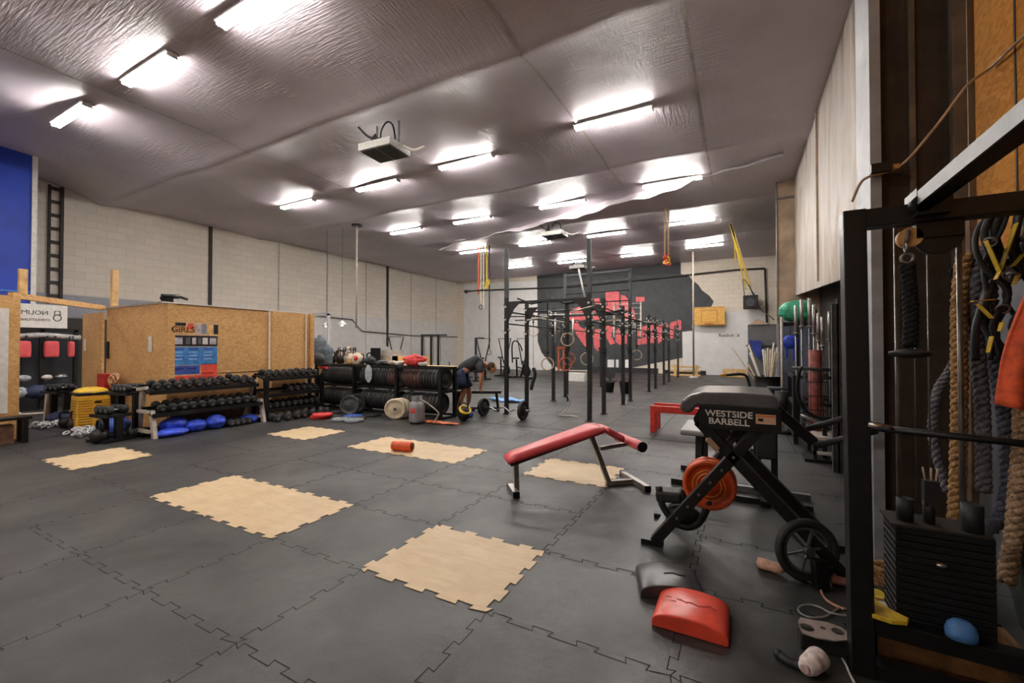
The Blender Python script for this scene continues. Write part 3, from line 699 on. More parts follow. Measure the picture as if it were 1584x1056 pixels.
def tower(label, px, py, W, H_, tops, low, lbl):
    c = gp(px, py); t = thing('dumbbell_stand', label, 'dumbbell stand', c, math.radians(10))
    for x in (-W/2, W/2): MB().bx(x-.035,x+.035,-.05,.05,0,H_).obj('post', BLACK, t)
    MB().bx(-W/2-.05,W/2+.05,-.18,.18,H_,H_+.05).obj('tray', BLACK, t); MB().bx(-W/2-.05,W/2+.05,-.22,.22,0,.05).obj('base', BLACK, t)
    for i in range(tops):
        a = -W/2+.06+(W-.12)*i/max(1,tops-1)
        q = Matrix.Rotation(math.radians(10),3,'Z') @ Vector((a,0,H_+.05)); place_db(c.x+q.x, c.y+q.y, q.z, math.radians(100), 'black dumbbell with pale end, %s on the %s' % (ORD[i], lbl), 'dumbbells on the narrow stands', 1.0)
tower('tall narrow black dumbbell stand between the basket and the white-ended rack', 198, 673, .42, .72, 4, 0, 'tall narrow stand')
tower('low black dumbbell stand in front of the tall one', 172, 681, .36, .40, 3, 0, 'low black stand')
tower('small black dumbbell stand left of the yellow basket', 92, 655, .42, .62, 3, 0, 'stand left of the yellow basket')
o = MB().bx(-.03,.03,-.04,.04,0,.72).obj('grey_upright', WHITEM); o.location = gp(92,654)+Vector((-.36,-.1,0)); o.rotation_euler = (0,.12,.2); tag(o, 'leaning grey metal upright beside the small stand at far left', 'upright')
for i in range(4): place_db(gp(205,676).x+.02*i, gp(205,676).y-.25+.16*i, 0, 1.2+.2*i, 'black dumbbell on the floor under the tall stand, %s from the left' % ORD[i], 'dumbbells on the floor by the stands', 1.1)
t = thing('red_box', 'red carton standing behind the yellow basket', 'carton', (-11.2,3.75,.72)); MB().bx(-.22,.12,-.1,.1,0,.30).obj('carton_body', mat('carton_red', (165,36,36), .5), t)
MB().bx(-.3,.2,-.12,.12,-.72,0).obj('stand', mat('brown_box', (112,78,56), .7, 0, .2), t)
t = thing('strap_bundle', 'brown and cream strap bundle beside the red carton', 'straps', (-10.95,3.72,.7)); 
mb = MB()
for k in range(6): mb.torus((0.02*k,.0,.14+.02*k), .1, .02, (.4*math.sin(k),.9,.3*math.cos(k*2)), 14, 5)
mb.obj('loops', mat('cream_strap', (170,130,96), .7, 0, .3, 20), t); MB().bx(-.05,.05,-.05,.05,-.7,.05).obj('peg', BLACK, t)
# ================================================================= bumper plate rack
PRX0, PRX1, PRY = -9.55, -5.62, 7.55
pr = thing('plate_rack', 'long black two-tier rack full of bumper plates', 'rack', ((PRX0+PRX1)/2, PRY, 0))
hx = (PRX1-PRX0)/2
for k,x in enumerate((-hx, -hx+1.35, -hx+2.7, hx)):
    m_ = MB()
    for y in (-.26,.26): m_.bx(x-.035,x+.035,y-.035,y+.035,0,1.12)
    m_.bx(x-.03,x+.03,-.3,.3,.0,.05).bx(x-.03,x+.03,-.3,.3,.56,.62).bx(x-.03,x+.03,-.3,.3,1.06,1.12); m_.obj('upright', BLACK, pr)
for z in (.07,.62,1.10):
    for y in (-.20,.20) if z < 1 else (-.26,.26): MB().bx(-hx,hx,y-.02,y+.02,z-.03,z+.02).obj('rail', BLACK, pr)
PCOL = [mat('bumper_black', (33,33,34), .6, 0, .12, 10), mat('bumper_charcoal', (50,52,54), .6, 0, .12, 10), mat('bumper_speckled', (74,50,42), .6, 0, .25, 30), mat('bumper_grey', (96,96,98), .55, 0, .12)]
def make_plate(label, r=.225, th=.06, m=None, ins=DGREY):
    t = thing('bumper_plate', label, 'weight plate')          # local axis x
    MB().lathe([(.03,-th*.5),(r*.42,-th*.5),(r*.5,-th*.32),(r*.78,-th*.32),(r*.84,-th*.5),(r*.97,-th*.5),(r,-th*.42),(r,th*.42),(r*.97,th*.5),(r*.84,th*.5),(r*.78,th*.32),(r*.5,th*.32),(r*.42,th*.5),(.03,th*.5)], (0,0,0), (1,0,0), 28).obj('disc', m or PCOL[0], t)
    MB().lathe([(.03,-th*.53),(.03,th*.53)], (0,0,0), (1,0,0), 16).obj('steel_hub', ins, t)
    return t
protoP = {}
def plate(x, y, z, th, r, mi, label, group, rot=(0,0,0)):
    key = (mi, th, r)
    if key not in protoP:
        protoP[key] = make_plate(label, r, th, PCOL[mi] if isinstance(mi,int) else mi); t = protoP[key]; t.location = (x,y,z); t.rotation_euler = rot; t['group'] = group; return t
    return dup(protoP[key], (x,y,z), rot, label, group)
rp = random.Random(5)
for tier,(zc,n0,nm) in enumerate(((.86,0,'upper'),(.315,0,'lower'))):
    x = PRX0+.10; i = 0
    while x < PRX1-.10:
        th = rp.choice((.055,.07,.09)) ; mi = 0 if tier or x < -7.2 else rp.choice((0,2,2,1,3,2))
        if x > -6.3 and not tier: mi = rp.choice((0,0,1))
        if tier and rp.random() < .15: mi = 1
        if all(abs(x+th/2-(PRX0+q)) > .09 for q in (1.35,2.7)):
            plate(x+th/2, PRY, zc, th, .225, mi, 'bumper plate standing in the %s tier of the long rack, %s from the left' % (nm, nth(i)), 'bumper plates in the %s tier' % nm); i += 1
        x += th+.012
# flat plates and standing plates on the floor
PRED = mat('bumper_red', (206,52,48), .45, 0, .08); PBLU = mat('bumper_blue', (50,88,170), .5, 0, .1); PWHT = mat('bumper_cream', (232,216,190), .5, 0, .05, 6); PGRY = mat('bumper_light_grey', (120,124,130), .5, 0, .1)
def fplate(px, py, z, m, label, r=.2, th=.045, rot=None):
    p = gp(px, py, z); return plate(p.x, p.y, z+th/2, th, r, m, label, 'loose plates on the floor by the rack', rot or (0,PI/2,0))
fplate(496,646,0,PRED,'red plate lying flat on the floor left of the blue ones, underneath',.21,.05)
fplate(499,643,.05,PRED,'red plate lying on top of the other red plate',.21,.05)
fplate(528,650,0,PGRY,'grey-blue plate lying flat beside the red plates',.2,.045)
fplate(546,645,0,PBLU,'dark blue plate lying flat behind the grey ones',.2,.045)
fplate(548,652,0,PGRY,'pale grey plate lying flat nearest the camera',.2,.05)
fplate(552,648,0.0,0,'black plate lying flat beneath the blue one',.2,.04)
fplate(574,643,0,0,'black plate lying flat left of the cream plates',.2,.045)
fplate(522,638,0,0,'black plate lying flat behind the leaning dark plate',.2,.045)
q = gp(541,642); plate(q.x,q.y,.225,.07,.225,1,'dark grey bumper plate standing upright before the rack','loose plates on the floor by the rack',(0,-.12,math.radians(-62)))
q = gp(549,638); plate(q.x+.05,q.y,.225,.07,.225,0,'black bumper plate standing behind the dark grey upright one','loose plates on the floor by the rack',(0,-.12,math.radians(-62)))
q = gp(608,649)
for k in range(3):
    plate(q.x+.01*k, q.y+.06+.088*k, .225, .06, .225, PWHT, 'cream bumper plate leaning in front of the rack, %s from the front' % ORD[k], 'cream plates leaning in front of the rack', (0,.20,math.radians(-58)))
# gas bottle
q = gp(645,654); gb = thing('gas_bottle', 'grey gas bottle with a red label in front of the plate rack', 'gas bottle', q)
GB = mat('bottle_grey', (142,142,146), .45, .2, .1, 6)
MB().lathe([(.10,0),(.13,.01),(.155,.05),(.16,.09),(.16,.36),(.145,.42),(.09,.455),(.03,.465)], n=24).obj('tank', GB, gb)
MB().lathe([(.15,0),(.15,.035),(.14,.04)], n=24).obj('foot_ring', BLACK, gb)
cb = MB()
for a0,a1 in ((.4,2.7),(3.5,5.9)):
    P_ = [(.10*math.cos(a0+(a1-a0)*k/10), .10*math.sin(a0+(a1-a0)*k/10)) for k in range(11)]
    for (x_,y_),(X_,Y_) in zip(P_,P_[1:]): cb.bar((x_,y_,.50),(X_,Y_,.50),.012,.11)
cb.obj('collar', GB, gb); MB().cyl((0,0,.46),(0,0,.54),.022,n=8).obj('valve', mat('brass', (170,140,70), .4, .8), gb)
MB().box((.03,-.158,.27),(.10,.012,.10),(0,0,.15)).obj('label_sticker', mat('label_red', (196,70,62), .5, 0, .3, 40), gb)
t = thing('gas_hose', 'pale bent gas hose leaning beside the grey bottle', 'hose', q)
MB().tube(curve_pts([(.03,.02,.50),(.22,.08,.40),(.42,.16,.22),(.40,.14,.12),(.36,.10,.01)],5), .014, 6).obj('hose_body', mat('hose_pale', (190,176,164), .5), t)
o = None
mb = MB(); rr = random.Random(11)
for k in range(7):
    mb.tube(curve_pts([(rr.uniform(-.42,.42), rr.uniform(-.10,.10), .015+.01*(k%3)) for _ in range(6)],6), .010, 5)
o = mb.obj('resistance_bands', mat('orange_pink_cord', (226,110,70), .5, 0, .4, 9)); o.location = gp(681,655); tag(o, 'tangle of orange and pink cords on the floor right of the gas bottle', 'cord')
# things on top of the plate rack
def on_rack(px, dz=0): d = ay(px, 560, PRY); return Vector((d.x, PRY, 1.125+dz))
lump('red_cloth', 'crumpled red jacket on top of the plate rack', 'jacket', on_rack(641), (.62,.34,.26), mat('red_cloth', (224,64,66), .7, 0, .25, 12, .4), 21, .4)
o = MB().lathe([(.02,0),(.10,.01),(.13,.06),(.14,.10),(.13,.10),(.1,.03)], n=20).obj('white_bowl', mat('white_bowl', (236,232,228), .35)); o.location = on_rack(618); tag(o, 'white bowl on the plate rack left of the red jacket', 'bowl')
lump('towel', 'grey towel hanging folded over the front of the plate rack', 'towel', (on_rack(585).x, PRY-.30, .72), (.24,.05,.42), mat('pale_grey_towel', (168,172,176), .85, 0, .12), 22, .1)
lump('towel', 'dark towel bundle on the left middle of the plate rack', 'towel', on_rack(572), (.30,.30,.20), mat('charcoal_cloth', (50,54,60), .85), 23, .3)
o = MB().lathe([(.14,-.03),(.15,0),(.14,.03)], (0,0,.15), (.2,-1,.15), 22).obj('round_sign', mat('cream_disc', (222,206,184), .5)); o.location = on_rack(552,.0); tag(o, 'small cream disc with a red centre on top of the plate rack', 'disc')
lab(MB().lathe([(.06,-.035),(.06,.03)], (0,-.01,.15), (.2,-1,.15), 14).obj('red_centre', PRED, o), 'red centre of the disc')
for k,(px,m,wd) in enumerate(((491,WHITE,.22),(499,mat('cream_roll',(216,206,186),.6),.2),(506,mat('amber_roll',(214,160,76),.6),.14),(512,mat('red_roll',(206,52,52),.6),.22))):
    if True:
        p = ay(px, 565, PRY); o = MB().cyl((-wd/2,0,.06),(wd/2,0,.06),.055,n=12).obj('foam_cylinder', m); o.location = (p.x, PRY-.22, 1.00); tag(o, ['white roll lying at the left end of the plate rack','cream roll second from the left end of the plate rack','amber roll third from the left end of the plate rack','red roll fourth from the left end of the plate rack'][k], 'roll')
for k,(px,m,s) in enumerate(((597,BLACK2,(.3,.2,.1)),(607,mat('beige_cap',(170,150,130),.8),(.22,.2,.12)),(590,DGREY,(.2,.2,.12)),(654,WHITE,(.22,.2,.10)))):
    lump('folded_garment', ['black folded garment on the plate rack','beige cap on the plate rack left of the white bowl','grey pouch on the plate rack beside the beige cap','white towel on the plate rack right of the red jacket'][k], 'garment', on_rack(px), s, m, 30+k, .3)
# table with gear behind the rack
tb = thing('trestle_table', 'long pale table behind the plate rack carrying kettlebells and small gear', 'table', (-9.4, 9.4, 0))
MB().bx(-1.9,2.6,-.4,.4,.98,1.03).obj('table_top', WOODL, tb)
for x in (-1.8,0,2.5):
    for y in (-.35,.35): MB().bx(x-.03,x+.03,y-.03,y+.03,0,.98).obj('leg', BLACK, tb)
MB().bx(-1.9,-.4,-.42,-.40,.35,.98).obj('cloth_front', mat('cream_cloth', (206,196,176), .7, 0, .1), tb)
ktz = 1.03
for k,(px,s,m) in enumerate(((514,1.1,BLACK),(520,1.2,mat('amber_iron',(150,100,50),.5,.3)),(527,1.2,BLACK),(534,1.1,CHROME),(541,1.5,mat('tarnished_disc',(176,160,140),.5,.3)),(548,1.0,BLACK),(560,.9,BLACK),(568,1.0,DGREY),(573,1.0,BLACK))):
    p = ay(px, 550, 9.3); kettlebell('kettlebell on the pale table behind the plate rack, %s from the left' % ORD[k], (p.x, 9.3+.12*(k%2), ktz), s*1.2, m, .5*k, 'kettlebells on the table')
pt = ay(530,520,9.5); t = thing('tube_stand', 'small dark tubular frame standing behind the kettlebells on the table', 'frame', (pt.x, 9.62, ktz))
m_ = MB()
for x in (-.30,-.05,.18,.40): m_.tube([(x-.05,0,0),(x-.04,0,.50),(x+.05,0,.52),(x+.06,0,.02)], .02, 6)
m_.bar((-.35,0,.42),(.46,0,.44),.05,.03); m_.obj('tubes', BLACK, t)
q = ay(580,545,9.3); t = thing('monitor', 'small black monitor on the table behind the plate rack', 'monitor', (q.x, 9.3, ktz)); MB().bx(-.16,.2,-.02,.03,.10,.50).obj('screen', BLACK, t); MB().bx(-.05,.05,-.05,.08,0,.12).obj('stand', BLACK, t)
q = ay(600,545,9.6); o = MB().bx(-.42,.42,-.12,.12,0,.44).obj('storage_box', mat('pale_grey_box', (176,172,168), .6)); o.location = (q.x, 9.7, ktz); tag(o, 'pale grey box beside the monitor on the table', 'box')
t = thing('wooden_box', 'open wooden box behind the plate rack holding small gear', 'box', (ay(632,540,9.6).x, 9.6, ktz)); MB().bx(-.62,.55,-.02,.02,0,.26).bx(-.62,-.58,0,.3,0,.26).bx(.51,.55,0,.3,0,.26).obj('crate_body', WOODL, t); MB().bx(.10,.35,-.035,-.02,.04,.16).obj('paper_label', mat('cream_label', (214,200,160), .6), t)
# mannequin shirts and ball in the far left nook
for k,(px,dx) in enumerate(((490,0),(503,0))):
    p = ay(px, 560, 8.6); c = mat('grey_green_cloth', (88,98,104), .8, 0, .2, 14, .3)
    t = thing('shirt_bust', 'grey training shirt on a stand at the end of the board wall' if k==0 else 'second darker shirt bust by the white door frame', 'shirt bust', (p.x, 8.7, 0))
    MB().lathe([(.03,.0),(.14,.02),(.17,.2),(.15,.45),(.20,.68),(.16,.80),(.06,.86),(.055,.92)], (0,0,1.0), (0,0,1), 16).obj('torso', c, t); MB().cyl((0,0,0),(0,0,1.0),.02,n=8).bx(-.15,.15,-.15,.15,0,.03).obj('stand', BLACK, t)
    if k: t.scale = (.8,.8,.85)
p = ay(492,553,8.2); o = MB().ball((0,0,.2), .2, 20, 12).obj('medicine_ball', BLACK2); o.location = (p.x, 8.2, 1.0); tag(o, 'black medicine ball at the left end behind the plate rack', 'ball')
o = MB().bx(-.35,.35,-.3,.3,0,1.0).obj('storage_cabinet', mat('brown_cabinet', (120,90,60), .6)); o.location = (p.x, 8.25, 0); tag(o, 'brown cabinet carrying the black medicine ball', 'cabinet')
# white door frame right of the board wall
dfp = ay(508,485,9.3)
struct(MB().bx(dfp.x-.04,dfp.x+.04,9.26,9.34,0,dfp.z).bx(dfp.x-1.3,dfp.x+.04,9.26,9.34,dfp.z-.06,dfp.z+.04).obj('trim_6', mat('pale_metal', (208,208,210), .4, .2, .04)), 'slim white metal frame right of the board wall')
# small hanging lamps
for k,(px,py) in enumerate(((505,502),(529,500))):
    p = ay(px,py,12.0); t = thing('pendant_lamp', 'small white pendant lamp before the left wall, %s' % ('inside the white frame' if k==0 else 'right of the white frame'), 'lamp', p)
    MB().lathe([(.03,.12),(.05,.1),(.20,-.06),(.19,-.07)], n=18).obj('lamp_shade', mat('white_enamel', (236,234,230), .4), t); MB().ball((0,0,-.04),.06).obj('bulb', emis('warm_bulb',(255,240,214),8), t); MB().cyl((0,0,.1),(0,0,CZ-p.z),.006,n=5).obj('cable', BLACK, t)

# ================================================================= cardio machines by the left wall
def air_bike(label, loc, rz, s=1.0):
    t = thing('air_bike', label, 'exercise bike', loc, rz, 'exercise machines by the left wall'); t.scale = (s,)*3
    MB().torus((.40,0,.34),.24,.03,(0,1,0),22,6).cyl((.40,-.06,.34),(.40,.06,.34),.22,n=20).obj('fan_wheel', BLACK, t)
    f = MB(); f.bar((-.5,0,.06),(.75,0,.06),.06).bar((-.5,-.25,.04),(-.5,.25,.04),.06).bar((.72,-.25,.04),(.72,.25,.04),.06).bar((-.3,0,.06),(-.35,0,.85),.06).bar((.0,0,.1),(.25,0,.75),.07).bar((-.3,0,.5),(.2,0,.45),.05); f.obj('frame', BLACK, t)
    for sd in (-1,1): MB().tube([(.15,.05*sd,.62),(.14,.16*sd,1.15),(.14,.30*sd,1.75)], .026, 6).obj('arm_lever', BLACK, t)
    MB().tube([(.14,-.34,1.78),(.14,.34,1.78)], .022, 6).obj('top_grip', mat('grey_grip', (120,118,114), .5), t)
    MB().box((-.38,0,.90),(.26,.2,.07)).obj('seat', BLACK2, t, bev=.02); MB().box((.24,0,.72),(.05,.2,.16)).obj('console', DGREY, t)
    return t
pl = struct(MB().bx(-18.8,-6.8,18.6,25.6,0,.10).obj('trim_7', mat('platform_grey', (92,90,88), .7)), 'low rubber platform under the exercise machines') if False else None
def ski(label, loc, rz, h=2.1):
    t = thing('ski_trainer', label, 'ski machine', loc, rz, 'exercise machines by the left wall')
    MB().bx(-.05,.05,-.05,.05,0,h).obj('mast', BLACK, t); MB().bx(-.18,.18,-.2,.2,0,.05).obj('base', BLACK, t); MB().cyl((0,-.12,.55),(0,.12,.55),.18,n=18).obj('flywheel', BLACK, t)
    MB().bx(-.05,.40,-.04,.04,h-.06,h).obj('top_arm', BLACK, t); MB().tube([(.08,.03,h-.1),(.1,.03,h*.55),(.09,.05,h*.4)],.012,5).obj('cord', BLACK2, t)
    return t
mx = [(653,517,'ski'),(667,517,'ski'),(678,517,'ski'),(736,522,'mast')]
for k,(px,pt_,_) in enumerate(mx):
    d = ray(px,560); X = -12.3 if k < 3 else -10.6; loc = ax(px,560,X); zt = ax(px,pt_,X).z
    ski('black upright ski machine, %s from the left before the left wall' % ORD[k], (X, loc.y, 0), math.radians(30), zt)
for k,(px,pt_,X) in enumerate(((614,520,-14.5),(747,523,-11.2),(779,523,-10.9),(806,523,-9.6))):
    loc = ax(px,565,X); zt = ax(px,pt_,X).z
    air_bike('black air bike with V-shaped arm levers, %s by the far wall' % ['leftmost, above the wooden box','second from the left','third from the left','rightmost, behind the rig post'][k], (X,loc.y,0), YAW+math.radians(-90+12*k), zt/1.8)
def rower(label, loc, rz):
    t = thing('rowing_machine', label, 'rowing machine', loc, rz, 'exercise machines by the left wall')
    MB().cyl((.9,-.07,.35),(.9,.07,.35),.28,n=22).obj('flywheel', BLACK, t); MB().bar((-1.2,0,.33),(.8,0,.22),.05,.09).bar((-1.2,0,.3),(-1.3,0,0),.05).bar((.9,-.25,.03),(.9,.25,.03),.06).bar((.9,0,.05),(.9,0,.3),.06).obj('rail', STEEL, t)
    MB().box((-.5,0,.40),(.26,.3,.05)).obj('seat', BLACK2, t); MB().tube([(.6,0,.5),(.45,0,.75),(.5,0,.95)],.018,6).obj('monitor_arm', BLACK, t)
    return t
rower('black rowing machine on the floor behind the bending person', (ax(722,572,-9.6).x, ax(722,572,-9.6).y, 0), 2.3)
rower('black rowing machine left of the other, behind the plate rack end', (ax(695,572,-10.5).x, ax(695,572,-10.5).y, 0), 2.2)

# ================================================================= bending person, bench, curl bar
def skin_obj(name, pts, edges, rad, m, parent=None, sub=1, root=0):
    me = bpy.data.meshes.new(name); me.from_pydata(pts, edges, []); o = bpy.data.objects.new(name, me); COL.objects.link(o); me.materials.append(m)
    md = o.modifiers.new('skin','SKIN'); md.use_smooth_shade = True
    for v_,r_ in zip(me.skin_vertices[0].data, rad): v_.radius = (r_, r_) if not isinstance(r_, tuple) else r_
    me.skin_vertices[0].data[root].use_root = True
    sb = o.modifiers.new('sub','SUBSURF'); sb.levels = sub; sb.render_levels = sub
    if parent: o.parent = parent
    return o
pc = gp(716,640); rzp = YAW+0.0
pers = thing('person', 'person in a dark t-shirt and navy shorts bending over beside the barbell', 'person', (pc.x-.17, pc.y+.16, 0), rzp)
pts = [(0,0,.96),(.18,0,1.10),(.38,0,1.20),(.50,0,1.17),(.60,0,1.12)]; rad = [.14,.14,.155,.10,.058]; ed = [(0,1),(1,2),(2,3),(3,4)]
pts += [(.70,0,1.08)]; rad += [.07]; ed += [(4,5)]
def chain(start, P, R_):
    i0 = start
    for p,r_ in zip(P,R_):
        pts.append(p); rad.append(r_); ed.append((i0, len(pts)-1)); i0 = len(pts)-1
    return i0
for s in (-1,1):
    f_ = .14 if s > 0 else -.02
    chain(0, [(.02,.11*s,.88),(.10+f_*.6,.13*s,.52),(.04+f_,.13*s,.30),(-.03+f_,.13*s,.09),(.05+f_,.13*s,.045),(.18+f_,.14*s,.035)], [.105,.068,.06,.042,.042,.03])
    w_ = chain(3, [(.47,.18*s,1.12),(.50,.24*s,.84),(.47,.20*s,.62),(.46,.19*s,.58)], [.062,.045,.033,.03])
    h_ = len(pts)-1
    for k in range(4):
        chain(h_, [(.485+.0*k,(.165+.018*k)*s,.535),(.50,(.165+.018*k)*s,.505-.006*(1-abs(k-1.5)))], [.011,.009])
    chain(h_, [(.47,.150*s,.555),(.485,.135*s,.53)], [.012,.009])
skin_obj('body', pts, ed, rad, SKIN, pers, 2)
MB().ball((.745,0,1.06), .105, 20, 14, (1.05,.82,1.15)).obj('head', SKIN, pers)
MB().ball((.725,0,1.085), .112, 18, 12, (1.0,.86,1.05)).obj('hair', mat('brown_hair', (78,58,44), .8, 0, .3, 60), pers)
fc = MB(); fc.ball((.835,0,1.02),.018,8,6,(1,.8,1.3)); fc.obj('nose', SKIN, pers)
fc = MB(); fc.ball((.825,.035,1.05),.012,8,6); fc.ball((.825,-.035,1.05),.012,8,6); fc.obj('eyes', mat('dark_eye', (40,32,28), .3), pers)
MB().ball((.835,0,.98),.02,8,6,(.5,1.2,.4)).obj('mouth', mat('lip', (150,90,80), .5), pers)
fc = MB(); fc.ball((.74,.088,1.05),.025,8,6,(.8,.4,1.2)); fc.ball((.74,-.088,1.05),.025,8,6,(.8,.4,1.2)); fc.obj('ears', SKIN, pers)
tp_ = [(-.07,0,.95),(.18,0,1.11),(.38,0,1.21),(.51,0,1.17),(.46,.20,1.12),(.49,.24,.95),(.46,-.20,1.12),(.49,-.24,.95)]
skin_obj('t_shirt', tp_, [(0,1),(1,2),(2,3),(3,4),(4,5),(3,6),(6,7)], [.165,.17,.18,.12,.085,.068,.085,.068], mat('dark_shirt', (48,50,54), .85, 0, .15, 12), pers, 2)
skin_obj('shorts', [(-.06,0,.97),(0,0,.92),(.02,.11,.86),(.11,.13,.60),(.02,-.11,.86),(.07,-.13,.60)], [(0,1),(1,2),(2,3),(1,4),(4,5)], [.20,.20,.165,.135,.165,.135], NAVY, pers, 2)
for s,f_ in ((-1,-.01),(1,.08)): MB().tube([(-.02,.08*s,.98),(.01,.10*s,.90),(.06+f_*.6,.12*s,.72),(.085+f_,.13*s,.58)],[.13,.145,.125,.118],18).obj('shorts_leg', NAVY, pers)
for s,f_ in ((-1,-.02),(1,.14)): MB().ball((.07+f_,.13*s,.045), .06, 14, 8, (2.1,.85,.72)).obj('shoe', BLACK2, pers)
bn_ = gp(728,641); bch = thing('flat_bench', 'black flat bench under the hands of the bending person', 'bench', (pc.x+.02, pc.y+.62, 0), rzp)
MB().box((0,0,.46),(1.15,.28,.07)).obj('pad', PADB, bch, bev=.02); MB().bar((-.45,0,.42),(-.5,0,0),.06).bar((.45,0,.42),(.5,0,0),.06).bar((-.5,-.2,.03),(-.5,.2,.03),.05).bar((.5,-.2,.03),(.5,.2,.03),.05).bar((-.5,0,.06),(.5,0,.06),.05).obj('frame', BLACK, bch)
# curl bar with two plates
a_ = gp(748,643); b_ = gp(809,649); a_.z = b_.z = .2; dirb = (b_-a_).normalized(); cc = (a_+b_)/2; az = math.atan2(dirb.y, dirb.x)
L_ = (b_-a_).length/2
eb = thing('curl_bar', 'wavy chrome curl bar lying on the floor between two black plates', 'barbell', (cc.x,cc.y,.2), az)
MB().tube(curve_pts([(-L_-.12,0,0),(-L_,0,0),(-L_*.6,0,.0),(-L_*.35,0,-.05),(-.06,0,.02),(.06,0,.02),(L_*.35,0,-.05),(L_*.6,0,0),(L_,0,0),(L_+.12,0,0)],4), .016, 8).obj('bar', CHROME, eb)
for s in (-1,1): MB().cyl((s*(L_-.02),0,0),(s*(L_+.16),0,0),.026,n=10).obj('sleeve', CHROME, eb)
for s,nm in ((-1,'left'),(1,'right')):
    v_ = Vector((cc.x,cc.y,.2))+dirb*s*L_; plate(v_.x, v_.y, .2, .075, .2, 0, 'black bumper plate on the %s end of the wavy curl bar' % nm, 'plates on the curl bar', (0,0,az))
q = gp(717,651); t = thing('kettlebell', 'black kettlebell with a yellow band in front of the bending person', 'kettlebell', q)
MB().ball((0,0,.16),.15,18,12,(1,.8,1.05)).obj('bell', BLACK, t); MB().torus((.04,0,.24),.11,.028,(.5,-.3,.8),20,8).obj('yellow_band', YELLOW, t); MB().tube(curve_pts([(-.09,0,.26),(-.10,0,.37),(.10,0,.37),(.09,0,.26)],5),.018,8).obj('handle', BLACK, t)
lump('cloth', 'small blue cloth on the floor right of the banded kettlebell', 'cloth', gp(726,645), (.18,.16,.14), mat('bright_blue_cloth', (60,104,190), .7, 0, .2, 14), 41, .3)
o = MB().grid(lambda u,v: ((u-.5)*.95,(v-.5)*.55,.03+.03*math.sin(u*9+v*4)), 14, 8).obj('exercise_mat', mat('light_blue_mat', (110,160,214), .6, 0, .06)); sd = o.modifiers.new('thick','SOLIDIFY'); sd.thickness = .03
o.location = gp(784,620); o.rotation_euler = (0,0,-.1); tag(o, 'light blue exercise mat on the floor behind the tall rig post', 'mat')
# ================================================================= pull-up rig
RG = mat('rig_steel', (30,30,32), .45, .2, .12, 6); RGG = mat('rig_grey_steel', (78,82,86), .5, .3, .12, 6); NUT = mat('zinc_nut', (205,200,192), .35, .6, .1)
rig = thing('pull_up_rig', 'long black pull-up rig of posts, crossbars and racks in front of the mural', 'rig', (0,0,0))
XA, XB = -4.8, -2.8
def ypost(px, X): return ax(px, 600, X).y
postsB = [(912,375),(934,470),(964,478),(975,408),(1004,482),(1014,484),(1027,486),(1035,488),(1049,492)]
postsA = [(783,385),(810,470),(851,470),(869,418),(893,486),(905,488)]
YB = [ypost(px,XB) for px,_ in postsB]; YA = [8.72,9.79,11.55,12.52,15.1,16.4]
PB_ = []
for Y,(px,top) in zip(YB,postsB):
    h = min(ax(px, top, XB).z if top > 460 else 3.85, 3.9); PB_.append((XB,Y,h))
PA_ = []
for Y,(px,top) in zip(YA,postsA): PA_.append((XA,Y,3.85 if top < 460 else 2.65))
Hs = {}
for (X,Y,h) in PA_+PB_:
    tall = h > 3.3
    h = 3.85 if tall else 2.68
    m_ = MB().bx(X-.04,X+.04,Y-.04,Y+.04,0,h if not tall else 2.7)
    po_ = m_.obj('post', RG, rig)
    if tall: lab(MB().bx(X-.04,X+.04,Y-.04,Y+.04,2.7,h).obj('post_extension', RGG, rig), 'grey upper extension post')
    MB().bx(X-.07,X+.07,Y-.07,Y+.07,0,.012).obj('foot_plate', RG, rig)
    b_ = MB()
    for z in (1.95,2.25,2.55): 
        for s in (-1,1): b_.cyl((X+s*.04,Y,z),(X+s*.085,Y,z),.026,n=8); 
        b_.cyl((X,Y-.04,z-.06),(X,Y-.075,z-.06),.024,n=8)
    b_.obj('bolt', NUT, po_)
def cbar(a, b, r=.02, m=RG, w=None):
    q = MB(); (q.bar(a,b,w,w) if w else q.tube([a,b],r,8)); return q.obj('crossbar', m, rig)
z1 = 2.55
for (Y, z) in ((8.72,2.58),(9.79,2.45),(11.55,2.45),(12.52,2.58),(15.1,2.45),(16.4,2.45)): cbar((XA,Y,z),(XB,Y,z), w=.06 if z > 2.5 else None, r=.022)
for X,Ys in ((XA,YA),(XB,YB)):
    for a,b in zip(Ys, Ys[1:]): cbar((X,a,2.38),(X,b,2.38), .02); cbar((X,a,2.10),(X,b,2.10), .017)
for z in (3.78,3.52): cbar((XA,12.52,z),(XB,12.40,z), m=RGG, w=.06 if z > 3.6 else .035)
for z in (2.9,3.2): cbar((XA,12.5,z),(XB,12.4,z), m=RG, r=.015)
for (x,y,s) in ((XA,8.72,1),(XB,8.72,-1),(XA,9.79,1),(XB,9.79,-1)):
    MB().prism([(0,0),(.34*s,0),(.20*s,-.14),(.06*s,-.40),(0,-.42)], (x,y-.03,2.56),(1,0,0),(0,0,1),-.02).obj('gusset', RG, rig)
cbar((-6.3,11.55,2.5),(-4.8,11.55,2.45),.02); cbar((-6.4,12.2,2.42),(-4.8,12.5,2.45),.02)
# angled short pull-up handles
for k,(x,y) in enumerate(((-4.2,8.6),(-3.5,8.9),(-3.1,11.5))):
    MB().tube([(x-.25,y,2.66),(x+.1,y,2.52),(x+.35,y,2.56)],.022,6).obj('angled_grip', RG, rig)
